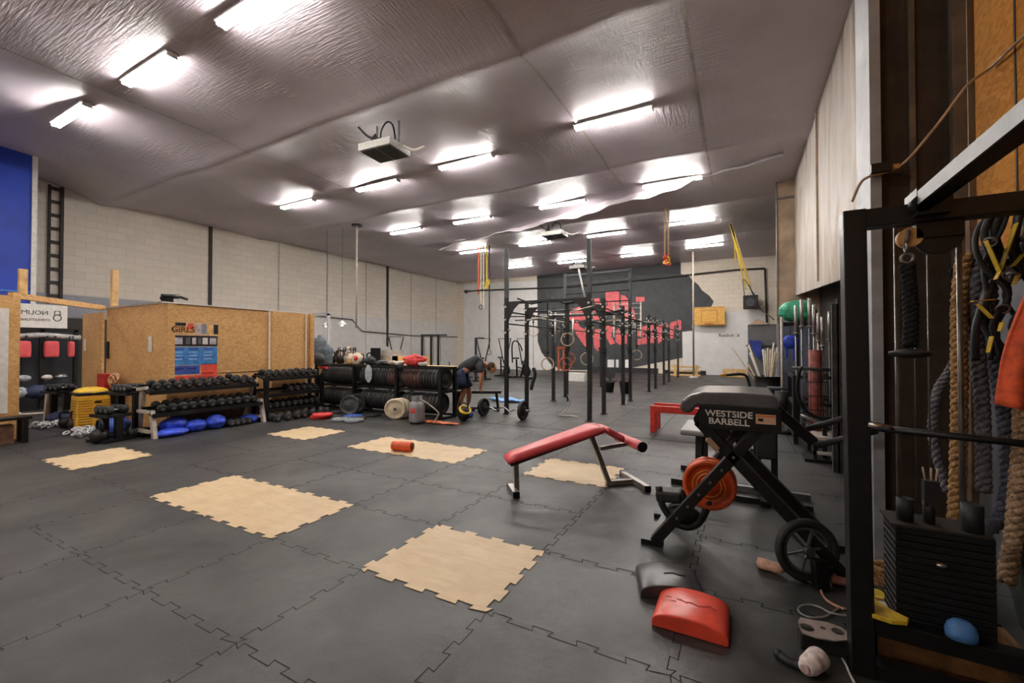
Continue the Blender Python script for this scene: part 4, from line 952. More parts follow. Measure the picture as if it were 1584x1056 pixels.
# diagonal light rods and step ladder frame
MB().tube([(-4.25,12.2,3.9),(-4.0,12.2,2.75)], .03, 6).obj('rod', mat('pale_rod', (190,186,182), .4, .3), rig)
for X in (-4.35,-3.85): MB().tube([(X,10.6,2.3),(X,10.6,1.6)], .025, 6).obj('rod', NUT, rig)
cbar((-4.9,9.9,2.35),(-4.0,10.6,2.2),.018,NUT); cbar((-4.8,10.6,2.42),(-3.0,10.6,2.42),.018,NUT)
# rungs on the far part (stall ladder)
for z in (2.1,2.3,2.5,2.7,2.9,3.05): MB().tube([(-3.9,14.9,z),(-3.0,14.9,z)], .018, 6).obj('rung', NUT, rig)
MB().bx(-3.0,-2.95,14.88,14.94,1.9,3.1).obj('ladder_side', NUT, rig); MB().bx(-3.92,-3.87,14.88,14.94,1.9,3.1).obj('ladder_side', NUT, rig)
# spotter arms and hooks
for i,(X,Y,h) in enumerate(PB_[:8]+PA_[2:]):
    q = MB(); z = 1.45 if i%2 else 2.0
    q.bx(X-.06,X+.06,Y-.14,Y-.04,z,z+.03).bx(X-.06,X+.06,Y-.15,Y-.13,z,z+.10).bx(X-.055,X+.055,Y-.05,Y+.05,z-.12,z+.08); q.obj('bar_hook', RG, rig)
# tangle of hooks, bands and spare collars where the bars meet
rr = random.Random(4)
for k in range(34):
    i = rr.randrange(len(YB)); Y = YB[i]+rr.uniform(-.5,.6); X = rr.choice((XB,XB,XA,-3.3,-3.9)); z = rr.uniform(1.95,2.5); q = MB()
    if k%3 == 0: q.torus((X,Y,z),.06,.012,(rr.random(),1,rr.random()),12,5)
    elif k%3 == 1: q.tube([(X-.25,Y,z),(X+.22,Y+.1,z+rr.uniform(-.12,.12))],.017,6)
    else: q.ball((X,Y,z),.045,8,6)
    q.obj('collar' if k%3 == 0 else ('short_bar' if k%3 == 1 else 'end_knob'), rr.choice((NUT,NUT,RG,mat('tan_grip',(176,150,110),.6))), rig)
# overhead hooped monkey rings on the rig: gymnastic rings as things
RINGW = mat('ring_wood', (196,176,150), .5, 0, .1)
def ring(px, py, depthY, R, label, m=RINGW, top=2.4, X=None):
    p = ax(px,py,X) if X else ay(px, py, depthY)
    t = thing('gymnastic_ring', label, 'gymnastic ring', p, 0, 'gymnastic rings on the rig')
    MB().torus((0,0,0),R,.016,(.3,-1,.1),26,8).obj('hoop', m, t); MB().bx(-.015,.015,-.004,.004,R,top-p.z).obj('strap', mat('ring_strap',(60,56,54),.8), t)
    MB().box((0,0,R+.12),(.05,.03,.06)).obj('buckle', BLACK, t)
RO = mat('ring_orange', (190,100,64), .5, 0, .1)
ring(825,512,11.55,.15,'gymnastic ring hanging alone left of the mural edge')
ring(878,525,8.9,.14,'pale gymnastic ring, upper of the group in front of the mural',top=2.55)
ring(847,563,8.9,.14,'low pale gymnastic ring left of the orange pair',top=2.55)
ring(875,563,8.9,.14,'low brown gymnastic ring below the upper pale one',RO,2.55)
ring(880,555,9.3,.14,'orange gymnastic ring overlapping the low brown one',RO,2.55)
ring(985,549,12.6,.14,'small pale gymnastic ring far right on the rig',top=2.4)
ring(908,555,9.6,.14,'gymnastic ring half hidden behind the tall centre post',top=2.4)
# ropes / bands hanging: black strap post in middle
t = thing('hanging_rope', 'long black strap hanging down to the floor between the rig posts', 'strap', (ay(878,600,9.0).x,9.0,0)); MB().bx(-.02,.02,-.01,.01,.35,2.55).obj('webbing', BLACK2, t)
MB().tube(curve_pts([(0,0,.5),(.06,0,.3),(-.08,0,.1),(-.2,0,.02),(.1,.05,.02),(.24,0,.015)],5),.014,5).obj('chain', NUT, t)
t = thing('suspension_trainer', 'orange-brown straps with a red pulley hanging beside the rings', 'straps', (ay(868,560,10.8).x,10.8,0)); MB().bx(-.10,-.05,-.01,.01,.9,1.55).bx(.05,.10,-.01,.01,.9,1.55).bx(-.12,.12,-.02,.02,1.5,1.57).obj('webbing', RO, t); MB().bx(-.01,.01,-.01,.01,1.55,2.4).obj('cord', BLACK2, t)
t = thing('strap_bundle', 'dark bundle dangling near the floor left of the mural edge', 'strap bundle', (ay(825,585,12.2).x,12.2,0)); MB().tube([(0,0,2.4),(0,0,.9)],.008,5).obj('cord', BLACK2, t); MB().tube(curve_pts([(0,0,.9),(.06,0,.7),(-.02,0,.45),(-.08,0,.2)],5),[.06]*15+[.03],8).obj('bundle', BLACK2, t)
t = thing('curved_cable', 'black curved cable hanging in an arch from the second rig post', 'cable', (ay(800,530,9.9).x,9.9,0)); MB().tube(curve_pts([(-.14,0,1.15),(-.15,0,1.6),(-.06,0,1.72),(.08,0,1.62),(.15,0,1.45)],6),.018,6).obj('cable_body', BLACK2, t)
# trestles and plates hung at rig feet
for k,(px,py,r_) in enumerate(((941,598,.17),(965,600,.19))):
    q = gp(px+2,py+8); t = thing('bucket', 'black chalk bucket on the floor inside the rig, %s' % ('left one' if k==0 else 'right one'), 'bucket', q); MB().lathe([(r_*.75,0),(r_,r_*2.0),(r_*1.05,r_*2.05),(r_*.9,r_*1.9)],n=20).obj('pail', BLACK2, t); MB().tube(curve_pts([(-r_,0,r_*1.9),(0,0,r_*2.7),(r_,0,r_*1.9)],6),.008,5).obj('handle', BLACK, t)
q = gp(944,590); t = thing('plate_tree', 'black round weight on a stand behind the left bucket', 'weight stand', q); MB().cyl((0,0,0),(0,0,.6),.03,n=8).obj('stem', BLACK, t); MB().cyl((0,-.05,.32),(0,.05,.32),.2,n=18).obj('disc', BLACK2, t); MB().bx(-.25,.25,-.25,.25,0,.04).obj('base', BLACK, t)
q = gp(893,589); o = MB().bx(-.42,.42,-.2,.2,0,.38).obj('white_box', WHITE); o.location = q; tag(o, 'low white box on the floor in front of the mural', 'box')
# wooden pallet, plank, white post near the back wall
q = gp(1060,582); t = thing('wooden_pallet', 'small wooden pallet frame by the back wall right of the rig', 'pallet', (q.x, min(q.y,25.6), 0))
m_ = MB()
for z in (.08,.30,.5): m_.bx(-.75,.75,-.03,.03,z-.05,z+.05)
m_.obj('slat', WOODL, t); m_ = MB()
for x in (-.5,.55): m_.bx(x-.07,x+.07,-.06,.06,0,.62)
m_.obj('upright', WOODL, t)
q = gp(1143,583); o = MB().bx(-.75,.75,-.08,.08,0,.42).obj('wooden_board', WOODL); o.location = (q.x, q.y, 0); tag(o, 'pale wooden board box along the back wall under the sign', 'board')
p = gp(1073,584); t = thing('climbing_rope', 'pale rope hanging from ceiling to floor beside the mural', 'climbing rope', (p.x,p.y,0)); MB().cyl((0,0,0),(0,0,cz(p.x,p.y)-.02),.045,n=8).obj('rope_body', mat('pale_rope', (158,146,134), .8, 0, .2, 30), t); MB().lathe([(.25,0),(.2,.04),(.06,.1)],n=14).obj('base', WHITEM, t)
# basketball backboard, speaker, yellow bands
c = ay(1097,489,BWY-.4); t = thing('basketball_backboard', 'yellow wooden basketball backboard on the back wall', 'backboard', c)
MB().bx(-.78,.78,-.04,.0,-.50,.52).obj('board', mat('yellow_board', (214,164,74), .5, 0, .08), t)
s_ = MB()
for (x0_,x1_,z0_,z1_) in ((-.42,.42,.30,.34),(-.42,.42,-.34,-.30),(-.42,-.38,-.34,.34),(.38,.42,-.34,.34),(-.72,.72,.46,.49),(-.72,.72,-.47,-.44)): s_.bx(x0_,x1_,-.055,-.04,z0_,z1_)
s_.obj('marking', mat('brown_line', (176,122,54), .5), t); MB().torus((0,-.26,-.42),.2,.015,(0,0,1),20,6).obj('hoop', RED, t); MB().bx(-.2,.2,0,.39,-.2,.2).obj('bracket', BLACK, t)
c = ay(1161,468,25.8); t = thing('loudspeaker', 'black loudspeaker hung from straps at the far right', 'speaker', c); t.scale = (1.28,)*3; MB().bx(-.27,.27,-.15,.15,-.26,.30).obj('cabinet', BLACK, t, bev=.02); MB().bx(-.08,.08,.15,.52,-.1,.1).obj('wall_bracket', BLACK, t)
MB().cyl((0,-.16,.0),(0,-.145,.0),.17,n=20).obj('cone', DGREY, t)
MB().bar((-.22,0,.3),(-.28,0,1.0),.03).bar((.15,0,.3),(-.22,0,1.0),.03).obj('strap', BLACK2, t); MB().torus((.38,0,-.05),.13,.02,(.2,-1,0),16,6).obj('ring_mount', NUT, t)
a0 = ay(1130,345,18.6); a0.z = 6.36; b0 = ay(1158,440,18.6); c0 = ay(1176,478,18.6)
t = thing('resistance_band', 'bunch of yellow bands stretched from the ceiling down to the loudspeaker', 'band', (a0.x,18.6,b0.z))
def rel(p): return (p.x-a0.x, p.y-18.6, p.z-b0.z)
for k,(dx,m) in enumerate(((0,YELLOW),(.10,mat('tan_band',(196,170,110),.6)),(-.08,YELLOW))):
    q = MB(); A_ = Vector(rel(a0))+Vector((dx*.1,0,0)); B_ = Vector(rel(b0))+Vector((dx,0,-.1*k)); q.bar(A_,B_,.05,.02); q.obj('strap', m, t)
q = MB(); q.bar(rel(ay(1136,375,18.6)), rel(ay(1138,415,18.6)),.03,.02); q.obj('strap', YELLOW, t)
MB().bar(rel(b0),rel(c0),.07,.04).obj('black_strap', BLACK2, t)
t = thing('guy_rope', 'thin dark rope running down from the loudspeaker to the column', 'rope', (0,0,0)); MB().tube([ay(1176,478,25.6),ay(1197,494,16.2)],.02,5).obj('rope_body', BLACK2, t)
# tall thin steel poles etc. long yellow climbing ropes middle
for k,(px,pyb,m) in enumerate(((740,455,ORANGE),(744,470,mat('cream_strap2',(206,190,160),.7)),(748,478,mat('cream_strap2',(206,190,160),.7)),(757,540,BLACK2),(753,446,YELLOW))):
    Yr = 17.6; p0 = ay(px,378,Yr); p1 = ay(px,pyb,Yr); t = thing('hanging_strap', ['orange strap hanging left of the tall rig post, leftmost','cream strap second of the hanging group left of the rig','cream strap third of the hanging group left of the rig','long thin black strap of the hanging group left of the rig','yellow strap with a loop in the hanging group left of the rig'][k], 'strap', (p0.x,Yr,p1.z), 0, 'straps hanging left of the rig')
    MB().bx(-.03,.03,-.012,.012,0,cz(p0.x,Yr)-p1.z).obj('webbing', m, t)
    if k == 4: 
        for j in range(4): MB().torus((.05*j-.05,0,.1+.07*j),.12,.02,(.3*j,1,.2),14,5).obj('loop', m, t)
    if k in (1,3): MB().torus((0,0,-.16),.11,.018,(.1,1,0),16,5).obj('loop', BLACK2, t)
c = ay(733,450,17.6); MB2 = MB().tube([(-.35,0,0),(.6,0,.02)],.035,8).ball((-.42,0,0),.10,10,8); t = thing('anchor_bar', 'short dark bar crossing the hanging straps left of the rig', 'bar', (c.x,17.55,c.z)); MB2.obj('bar_body', BLACK, t)
c = gp(1031,325,6.3); t = thing('climbing_rope', 'long thin double rope with a red and yellow knot hanging over the mural', 'climbing rope', (c.x,c.y,4.75)); H_ = cz(c.x,c.y)-4.75
for x in (-.06,.06): MB().cyl((x,0,0),(x,0,H_),.028,n=6).obj('rope_body', mat('pale_pink_rope',(190,158,130),.8,0,.2,30), t)
for j in range(5): MB().torus((.03*math.sin(j*2),0,-.1-.05*j),.10,.03,(math.sin(j),.8,math.cos(j)),12,6).obj('knot', (RED,YELLOW)[j%2], t)
c = gp(552,347,6.42); t = thing('climbing_rope', 'pale rope hanging from a dark ceiling plate in front of the left wall', 'climbing rope', (c.x,c.y,0)); zz0 = 1.55+(537-505)/660*15.9
MB().cyl((0,0,zz0),(0,0,cz(c.x,c.y)),.03,n=7).obj('rope_body', mat('pale_rope', (158,146,134), .8, 0, .2, 30), t); MB().cyl((0,0,cz(c.x,c.y)-.06),(0,0,cz(c.x,c.y)-.02),.2,n=16).obj('ceiling_plate', BLACK, t)

# ================================================================= ceiling heaters
def heater(px, py, z, s, label, rz=0):
    c = gp(px,py,z); t = thing('ceiling_heater', label, 'ceiling heater', c, rz, 'ceiling heaters'); 
    MB().bx(-.42*s,.42*s,-.34*s,.34*s,0,.16*s).obj('case', mat('heater_case', (186,184,178), .5, .2, .06), t, bev=.01)
    MB().bx(-.38*s,-.02*s,-.31*s,.31*s,-.012,.0).obj('grille', mat('heater_grille', (70,74,70), .6), t); MB().bx(.03*s,.38*s,-.31*s,.31*s,-.012,.0).obj('grille', mat('heater_grille', (70,74,70), .6), t)
    MB().bx(-.12*s,.2*s,-.1*s,.15*s,.16*s,.30*s).obj('motor_box', STEEL, t)
    h = cz(c.x,c.y)-z
    MB().tube(curve_pts([(-.1*s,0,.16*s),(-.1*s,0,h*.7),(.05*s,0,h*.95),(.22*s,0,h*.8),(.3*s,0,.16*s)],6),.018,6).tube(curve_pts([(-.1*s,0,h*.5),(-.35*s,-.1,h*.55),(-.55*s,-.2,h*.85)],5),.022,6).obj('cable', BLACK, t)
    MB().bar((-.3*s,.1,.1),(-.3*s,.1,h),.03).bar((.3*s,.1,.1),(.3*s,.1,h),.03).obj('hanger', STEEL, t)
    MB().tube(curve_pts([(.42*s,.1,.14*s),(.62*s,.2,.05*s),(.85*s,.25,.10*s)],5),.03*s,6).obj('white_duct', WHITE, t)
    MB().prism([(-.16,0),(.1,.0),(.02,.16),(-.05,.12)],(-.25*s,0,h*.45),(1,0,0),(0,0,1),.03).obj('black_bracket', BLACK, t)
heater(595,238,5.72,1.0,'grey heater unit with dark grilles hanging nearest from the ceiling',math.radians(4))
heater(858,366,5.85,1.0,'grey heater unit hanging halfway down the hall')
heater(895,416,5.85,1.0,'small pale heater unit hanging farthest, over the mural')

# ================================================================= small things on the floor, middle
q = gp(619,699); o = MB()
P_ = []
for i in range(13):
    x = -.16+.32*i/12; P_.append((.066+.006*(i%2), x))
o.lathe([(.05,-.16)]+P_+[(.05,.16),(.045,.12),(.045,-.12)], (0,0,.072),(1,0,0),20); o = o.obj('foam_roller', mat('orange_foam', (226,88,32), .5, 0, .08)); o.location = (q.x,q.y+.05,.006); o.rotation_euler = (0,0,math.radians(14)); tag(o, 'bright orange ribbed foam roller on the plywood panel', 'foam roller')
for k in range(1): MB().lathe([(.058,-.005),(.058,.005)],(.16,0,.072),(1,0,0),18).obj('end_disc', mat('foam_dark', (110,40,20), .7), o)
# ================================================================= red decline bench
t = thing('decline_bench', 'red padded decline bench with foot roller on chrome legs', 'exercise bench', (-2.14,4.03,0), math.radians(41))
LEG = mat('brushed_leg', (150,144,138), .35, .6, .12, 8)
def padmesh(x0,z0,x1,z1,w0,w1,th,m,name):
    mb = MB(); d = Vector((x1-x0,0,z1-z0)); L = d.length; d.normalize(); u = Vector((-d.z,0,d.x)); n = 12
    V_ = []; F_ = []
    prof = [(-1,0),(-1,.5),(-.86,.92),(-.5,1),(0,1.03),(.5,1),(.86,.92),(1,.5),(1,0)]
    for i in range(n+1):
        s_ = i/n; e = min(1, min(s_,1-s_)*n/.9+.35) ; w_ = (w0+(w1-w0)*s_)/2
        for a,b in prof: V_.append(Vector((x0,a*w_*(.9+.1*e),z0))+d*L*s_+u*th*b*(.55+.45*e))
    k = len(prof)
    for i in range(n):
        for j in range(k-1): F_.append((i*k+j,i*k+j+1,(i+1)*k+j+1,(i+1)*k+j))
        F_.append((i*k+k-1,i*k,(i+1)*k,(i+1)*k+k-1))
    F_.append(tuple(range(k))); F_.append(tuple(n*k+j for j in range(k))[::-1])
    return mb.add(V_, F_, True).obj(name, m, t)
padmesh(-.07,.335,1.0,.635,.24,.36,.075,REDV,'back_pad')
MB().bar((-.05,0,.325),(.98,0,.62),.26,.015).obj('pad_board', BLACK, t)
padmesh(1.0,.625,1.22,.50,.30,.28,.07,REDV,'seat_pad')
MB().cyl((1.36,-.27,.48),(1.36,.27,.48),.055,n=18).obj('foot_roller', REDV, t, bev=.01)
for s in (-1,1): MB().cyl((1.36,s*.27,.48),(1.36,s*.29,.48),.056,n=18).obj('end_cap', BLACK, t)
MB().bar((.04,0,.03),(.03,0,.33),.05).obj('leg', LEG, t); MB().bar((1.10,0,.04),(.88,0,.60),.05).obj('leg', LEG, t)
MB().bar((0,-.15,.03),(0,.15,.03),.06).obj('base_bar', LEG, t); MB().bar((1.42,-.28,.03),(1.42,.28,.03),.06).obj('base_bar', LEG, t)
MB().bar((1.07,0,.03),(1.40,0,.03),.05).obj('base_rail', LEG, t); MB().bar((1.0,0,.42),(1.36,0,.46),.04).obj('roller_arm', LEG, t)
for s in (-1,1): MB().box((0,s*.155,.03),(.066,.02,.064)).obj('rubber_foot', BLACK, t); MB().box((1.42,s*.285,.03),(.066,.02,.064)).obj('rubber_foot', BLACK, t)

# ================================================================= reverse hyper machine
H = thing('reverse_hyper_machine', 'large black reverse hyper machine with X-shaped legs and an orange weight plate', 'exercise machine', (0,3.8,0))
Yn, Yf = -.28, .30
def leg(p, q, w=.075, d=.10, nm='leg'): return MB().bar(p, q, w, d, (0,1,0)).obj(nm, BLACK, H, bev=.004)
for y in (Yn, Yf):
    leg((-.60,y,.03),(.17,y,1.04)); leg((-.28,y,1.0),(.62,y,.04))
    MB().box((-.62,y,.02),(.16,.09,.04)).obj('foot', BLACK, H); MB().box((.63,y,.02),(.16,.09,.04)).obj('foot', BLACK, H)
    MB().bx(-.27,.25,y-(.075 if y<0 else -.045),y-(.055 if y<0 else -.065),.955,1.12).obj('side_plate', BLACK, H, bev=.003)
b_ = MB()
for k in range(6):
    a_ = Vector((-.60,Yn-.055,.03)); c_ = Vector((.17,Yn-.055,1.04)); p_ = a_.lerp(c_, .22+.10*k); b_.cyl(p_, p_+Vector((0,-.008,0)), .010, n=8)
b_.obj('bolt', STEEL, H)
MB().bar((-.60,Yn,.05),(-.60,Yf,.05),.05,.04).obj('cross_bar', BLACK, H); MB().bar((.60,Yn,.05),(.60,Yf,.05),.05,.04).obj('cross_bar', BLACK, H); MB().bar((-.06,Yn,.75),(-.06,Yf,.75),.05,.05).obj('cross_bar', BLACK, H)
# pad, rounded over its front end
prof = [(-.40,1.06),(-.41,1.10),(-.385,1.15),(-.33,1.195),(-.26,1.215),(.0,1.222),(.20,1.215),(.235,1.19),(.24,1.115),(-.28,1.115),(-.34,1.05)]
MB().prism(prof, (0,.34,0), (1,0,0), (0,0,1), .67).obj('pad', mat('satin_vinyl', (80,80,82), .24, 0, .08, 6), H, bev=.018)
MB().cyl((-.26,Yn-.05,1.01),(-.26,Yf+.05,1.01),.05,n=18).obj('front_roll', BLACK, H)
wt = mat('print_white', (214,208,202), .5)
text('WESTSIDE', .062, wt, H, (-.075,Yn-.076,1.068), (PI/2,0,0), 'lettering', .001, .0012, 'CENTER', 1.08)
text('BARBELL', .062, wt, H, (-.075,Yn-.076,1.012), (PI/2,0,0), 'lettering', .001, .0012, 'CENTER', 1.1)
MB().box((.155,Yn-.077,1.05),(.12,.005,.066)).obj('warning_label', mat('label_tan', (206,168,140), .5, 0, .06), H)
MB().box((.155,Yn-.080,1.073),(.11,.004,.012)).obj('label_stripe', mat('label_orange', (208,120,60), .5), H); MB().box((.125,Yn-.080,1.045),(.03,.004,.02)).obj('label_mark', BLACK, H)
MB().box((.355*0-.18,Yn-.01,.84),(.04,.12,.10),(0,-.75,0)).obj('wood_sticker', mat('sticker_tan', (150,120,96), .6), H)
MB().bx(-.265,-.235,.02,.05,.55,1.0).obj('pendulum_hanger', BLACK, H)
MB().bar((.02,.02,.97),(-.28,.02,.42),.05,.05).bar((-.28,.02,.42),(-.46,.02,.18),.05,.05).obj('pendulum', BLACK, H)
MB().cyl((-.22,-.18,.47),(-.22,.22,.47),.025,n=12).obj('weight_sleeve', CHROME, H)
for k,y in enumerate((-.10,.0)):
    o = thing('weight_plate', 'orange-red weight plate %s of the reverse hyper machine' % ('on the near side of the pendulum' if k==0 else 'tucked behind the near one on the pendulum'), 'weight plate', (-.22,3.8+y,.47), 0, 'orange plates on the machine'); o.scale = (.93,1,.93)
    OP = mat('orange_red_plate', (204,76,34), .3, .1, .08, 7)
    MB().lathe([(.028,-.02),(.07,-.022),(.075,-.010),(.165,-.010),(.172,-.024),(.205,-.024),(.21,-.015),(.21,.015),(.205,.024),(.172,.024),(.165,.010),(.075,.010),(.07,.022),(.028,.02)], (0,0,0),(0,1,0),40).obj('disc', OP, o)
    MB().torus((0,-.018,0),.195,.007,(0,1,0),40,6).obj('rim_line', mat('yellow_rim', (226,140,50), .35), o)
    if k == 0: MB().torus((0,-.022,0),.095,.005,(0,1,0),30,5).torus((0,-.022,0),.125,.004,(0,1,0),30,5).obj('raised_ring', mat('yellow_rim', (226,140,50), .35), o)
MB().tube(curve_pts([(-.60,-.10,.40),(-.56,-.12,.24),(-.44,-.12,.12),(-.30,-.12,.16),(-.20,-.08,.38)],5),.028,8).obj('foot_strap', BLACK2, H)
MB().box((-.52,-.06,.33),(.20,.16,.09),(0,-.1,0)).obj('strap_pad', BLACK2, H, bev=.02); MB().ball((-.42,-.06,.19),.10,14,8,(1.4,.9,.75)).obj('heel_pad', BLACK2, H)
MB().bar((.20,0,1.12),(.47,0,.86),.07,.09,(0,1,0)).obj('handle_arm', BLACK, H)
MB().cyl((.47,-.10,.85),(.80,-.16,1.0),.022,n=10).obj('handle', BLACK2, H); MB().cyl((.42,.12,.92),(.76,.10,1.07),.022,n=10).obj('handle', BLACK2, H)
# second machine behind it
t = thing('leg_machine', 'dark low exercise machine with chrome rods standing behind the reverse hyper', 'exercise machine', (.22,5.25,0))
MB().bx(-.10,-.03,-.03,.04,.03,1.08).obj('upright', BLACK, t); MB().bx(.06,.12,-.03,.04,.03,1.02).obj('upright', BLACK, t)
MB().bar((-.5,0,.03),(.4,0,.03),.06).obj('base_bar', STEEL, t); MB().bar((-.02,-.45,.03),(-.02,.5,.03),.06).obj('base_bar', BLACK, t); MB().bar((-.3,-.35,.03),(.38,-.35,.03),.05).obj('base_bar', BLACK, t)
MB().bar((-.35,0,.7),(-.15,0,.45),.04).bar((-.15,0,.45),(-.12,0,.2),.045).bar((-.3,0,.85),(-.22,0,.4),.03).obj('chrome_rod', CHROME, t)
MB().bx(-.35,.12,-.05,.06,.88,.96).obj('head_beam', BLACK, t)
for k in range(3): MB().cyl((-.32+.04*k,-.1,.62-.1*k),(-.28+.04*k,.12,.60-.1*k),.03,n=8).obj('roller', BLACK2, t)
MB().box((.02,.02,.6),(.2,.14,.45)).obj('weight_block', BLACK2, t, bev=.02)
t = thing('padded_bench', 'small grey padded bench behind the reverse hyper machine, left of it', 'bench', (-.42,5.5,0))
MB().box((0.02,.0,.60),(.40,.80,.06)).obj('pad', mat('grey_vinyl', (140,140,140), .35, 0, .05, 5), t, bev=.02)
MB().bar((0,-.3,.02),(0,-.2,.57),.06).bar((0,.2,.57),(0,.3,.02),.06).bar((0,-.3,.2),(0,.3,.2),.05).obj('stem', BLACK, t); MB().bar((-.28,-.32,.03),(.28,-.32,.03),.06).bar((-.25,.32,.03),(.25,.32,.03),.06).obj('base_bar', BLACK, t)
# red bench
r0 = gp(1010,668); t = thing('red_bench', 'low bright red bench frame behind the reverse hyper machine', 'bench', (r0.x,r0.y+.05,0))
MB().bx(-.05,1.25,-.05,.05,.36,.48).bx(-.05,1.25,.38,.48,.36,.48).obj('rail', RED, t, bev=.004)
for x in (0,1.2):
    for y in (0,.43): MB().box((x,y,.18),(.10,.10,.36)).obj('leg', RED, t)
MB().bx(.3,.36,.05,.38,.38,.44).bx(.9,.96,.05,.38,.38,.44).obj('cross_rail', RED, t)

# ================================================================= arc shaped balance steps
def arc(name, label, p, q, w, h, m, n=20, rz=None):
    p = Vector(p); q = Vector(q); c = (p+q)/2; L = (q-p).length; rz = math.atan2(q.y-p.y,q.x-p.x)
    P = [(-L/2,0)]+[(-L/2*math.cos(PI*i/n), .012+h*math.sin(PI*i/n)**.6) for i in range(n+1)]+[(L/2,0)]
    inner = [(L/2*.88*math.cos(PI*i/n), (h-.03)*math.sin(PI*i/n)**.6) for i in range(n+1)]
    mb = MB(); mb.prism(P, (0,w/2,0),(1,0,0),(0,0,1),w)
    o = mb.obj(name, m, bev=.006); o.location = (c.x,c.y,0); o.rotation_euler = (0,0,rz); o.data.polygons.foreach_set('use_smooth',[len(pp.vertices)==4 for pp in o.data.polygons]); return o
o = arc('arch_step', None, (-.60,2.87,0), (-.23,2.99,0), .30, .075, mat('gloss_black_plastic', (58,58,60), .32, 0, .1, 8)); tag(o, 'glossy black half-round arch step lying behind the red one', 'arch step')
MB().tube(curve_pts([(-.03,.0,.088),(.03,.01,.0885),(.06,-.005,.087),(.10,.0,.082)],4),.004,5).obj('worn_mark', BLACK2, o)
o = arc('arch_step', None, (-.445,2.645,0), (-.06,2.645,0), .32, .078, mat('gloss_red_plastic', (218,76,56), .3, 0, .07, 8)); tag(o, 'glossy red half-round arch step on the floor at the front', 'arch step')
q = MB(); rr = random.Random(2)
for k in range(9): x = -.14+.03*k; q.tube([(x,.0+rr.uniform(-.02,.02),.0915-.3*x*x),(x+.03,rr.uniform(-.02,.02),.0915-.3*(x+.03)**2)],.0022,4)
q.obj('scuff_mark', mat('dark_red_scuff', (150,52,46), .6), o)

# ================================================================= spoked wheel by the column
t = thing('spoked_wheel', 'large black spoked wheel leaning at the end of the reverse hyper machine', 'wheel', (.395,3.42,0), math.radians(24)); t.scale = (.86,)*3; t.rotation_euler[0] = -.12
WC = (0,0,.235); MB().torus(WC,.205,.032,(0,1,0),40,10).obj('tyre', BLACK2, t)
MB().torus(WC,.165,.014,(0,1,0),40,8).obj('rim', mat('wheel_grey', (84,84,84), .45, .4), t)
for k in range(6):
    a = k*PI/3+.2; MB().bar((0,0,.235),(.165*math.cos(a),0,.235+.165*math.sin(a)),.022,.016).obj('spoke', mat('wheel_grey', (84,84,84), .45, .4), t)
MB().cyl((0,-.05,.235),(0,.05,.235),.035,n=16).obj('hub', mat('wheel_grey', (84,84,84), .45, .4), t); MB().cyl((-.03,-.06,.205),(-.03,-.045,.205),.016,n=10).obj('hub_bolt', CHROME, t)
MB().box((.03,-.09,.10),(.09,.07,.20)).obj('stand_block', BLACK, t)

# ================================================================= cable machine frame at far right
F_Y = 2.62
cm = thing('cable_machine', 'black steel cable machine frame at the right edge of the picture', 'exercise machine', (.5,F_Y,0))
def W(x,y,z): return (x-.5, y-F_Y, z)
MB().bar(W(.505,F_Y,.0),W(.490,F_Y,2.21),.09,.10,(0,1,0)).obj('post', BLACK, cm, bev=.004)
MB().bar(W(.445,F_Y,2.165),W(1.42,F_Y,2.165),.09,.085).obj('top_bar', BLACK, cm, bev=.004)
MB().bar(W(.5,F_Y,.24),W(1.42,F_Y,.21),.08,.075).obj('lower_bar', BLACK, cm, bev=.004); MB().bar(W(.5,F_Y,.03),W(1.42,F_Y,.03),.08,.06).obj('floor_bar', BLACK, cm)
MB().cyl(W(.55,F_Y-.03,1.17),W(1.42,F_Y-.03,1.13),.016,n=10).obj('guard_rail', BLACK, cm)
MB().tube([W(.53,F_Y-.05,1.19),W(.57,F_Y-.05,1.18),W(.62,F_Y-.035,1.17)],.017,8).obj('rail_end', CHROME, cm)
MB().bar(W(.745,F_Y+.05,2.215),W(.745,.55,2.215),.075,.065).obj('overhead_beam', BLACK, cm, bev=.004)
lab(MB().bar(W(.705,F_Y-.08,2.215),W(.705,.55,2.215),.006,.06).obj('beam_cover', mat('silver_face', (120,120,122), .5, .1, .05), cm), 'silver grey side face of the beam')
MB().box(W(.76,F_Y-.02,2.20),(.12,.16,.12)).cyl(W(.72,F_Y-.1,2.19),W(.72,F_Y+.06,2.19),.04,n=12).obj('clamp', BLACK, cm)
MB().cyl(W(.80,F_Y-.01,2.06),W(.80,F_Y+.03,2.06),.085,n=22).bx(W(.72,0,0)[0],W(.88,0,0)[0],-.02,.04,2.05,2.14).obj('pulley_housing', BLACK, cm)
MB().cyl(W(.70,F_Y-.02,2.06),W(.70,F_Y+.03,2.06),.045,n=18).obj('pulley_wheel', mat('tan_pulley', (186,140,84), .5, 0, .1), cm)
for x in (.685,.91): MB().cyl(W(x,F_Y+.13,.26),W(x,F_Y+.13,2.14),.011,n=8).obj('guide_rod', mat('dull_rod', (104,98,90), .35, .6), cm)
for x in (.75,.80): MB().cyl(W(x,F_Y+.13,.8),W(x,F_Y+.13,2.0),.004,n=5).obj('cable', mat('dull_rod', (104,98,90), .35, .6), cm)
for k in range(14):
    z = .265+k*.0325; MB().box(W(.815,F_Y+.13,z),(.34,.19,.029)).obj('stack_plate', mat('stack_iron', (20,20,21), .5, .2), cm, bev=.003)
MB().cyl(W(.70,F_Y+.11,.71),W(.70,F_Y+.11,.82),.032,n=14).obj('rod_bumper', BLACK2, cm); MB().cyl(W(.925,F_Y+.08,.71),W(.925,F_Y+.08,.84),.038,n=14).obj('rod_bumper', BLACK2, cm)
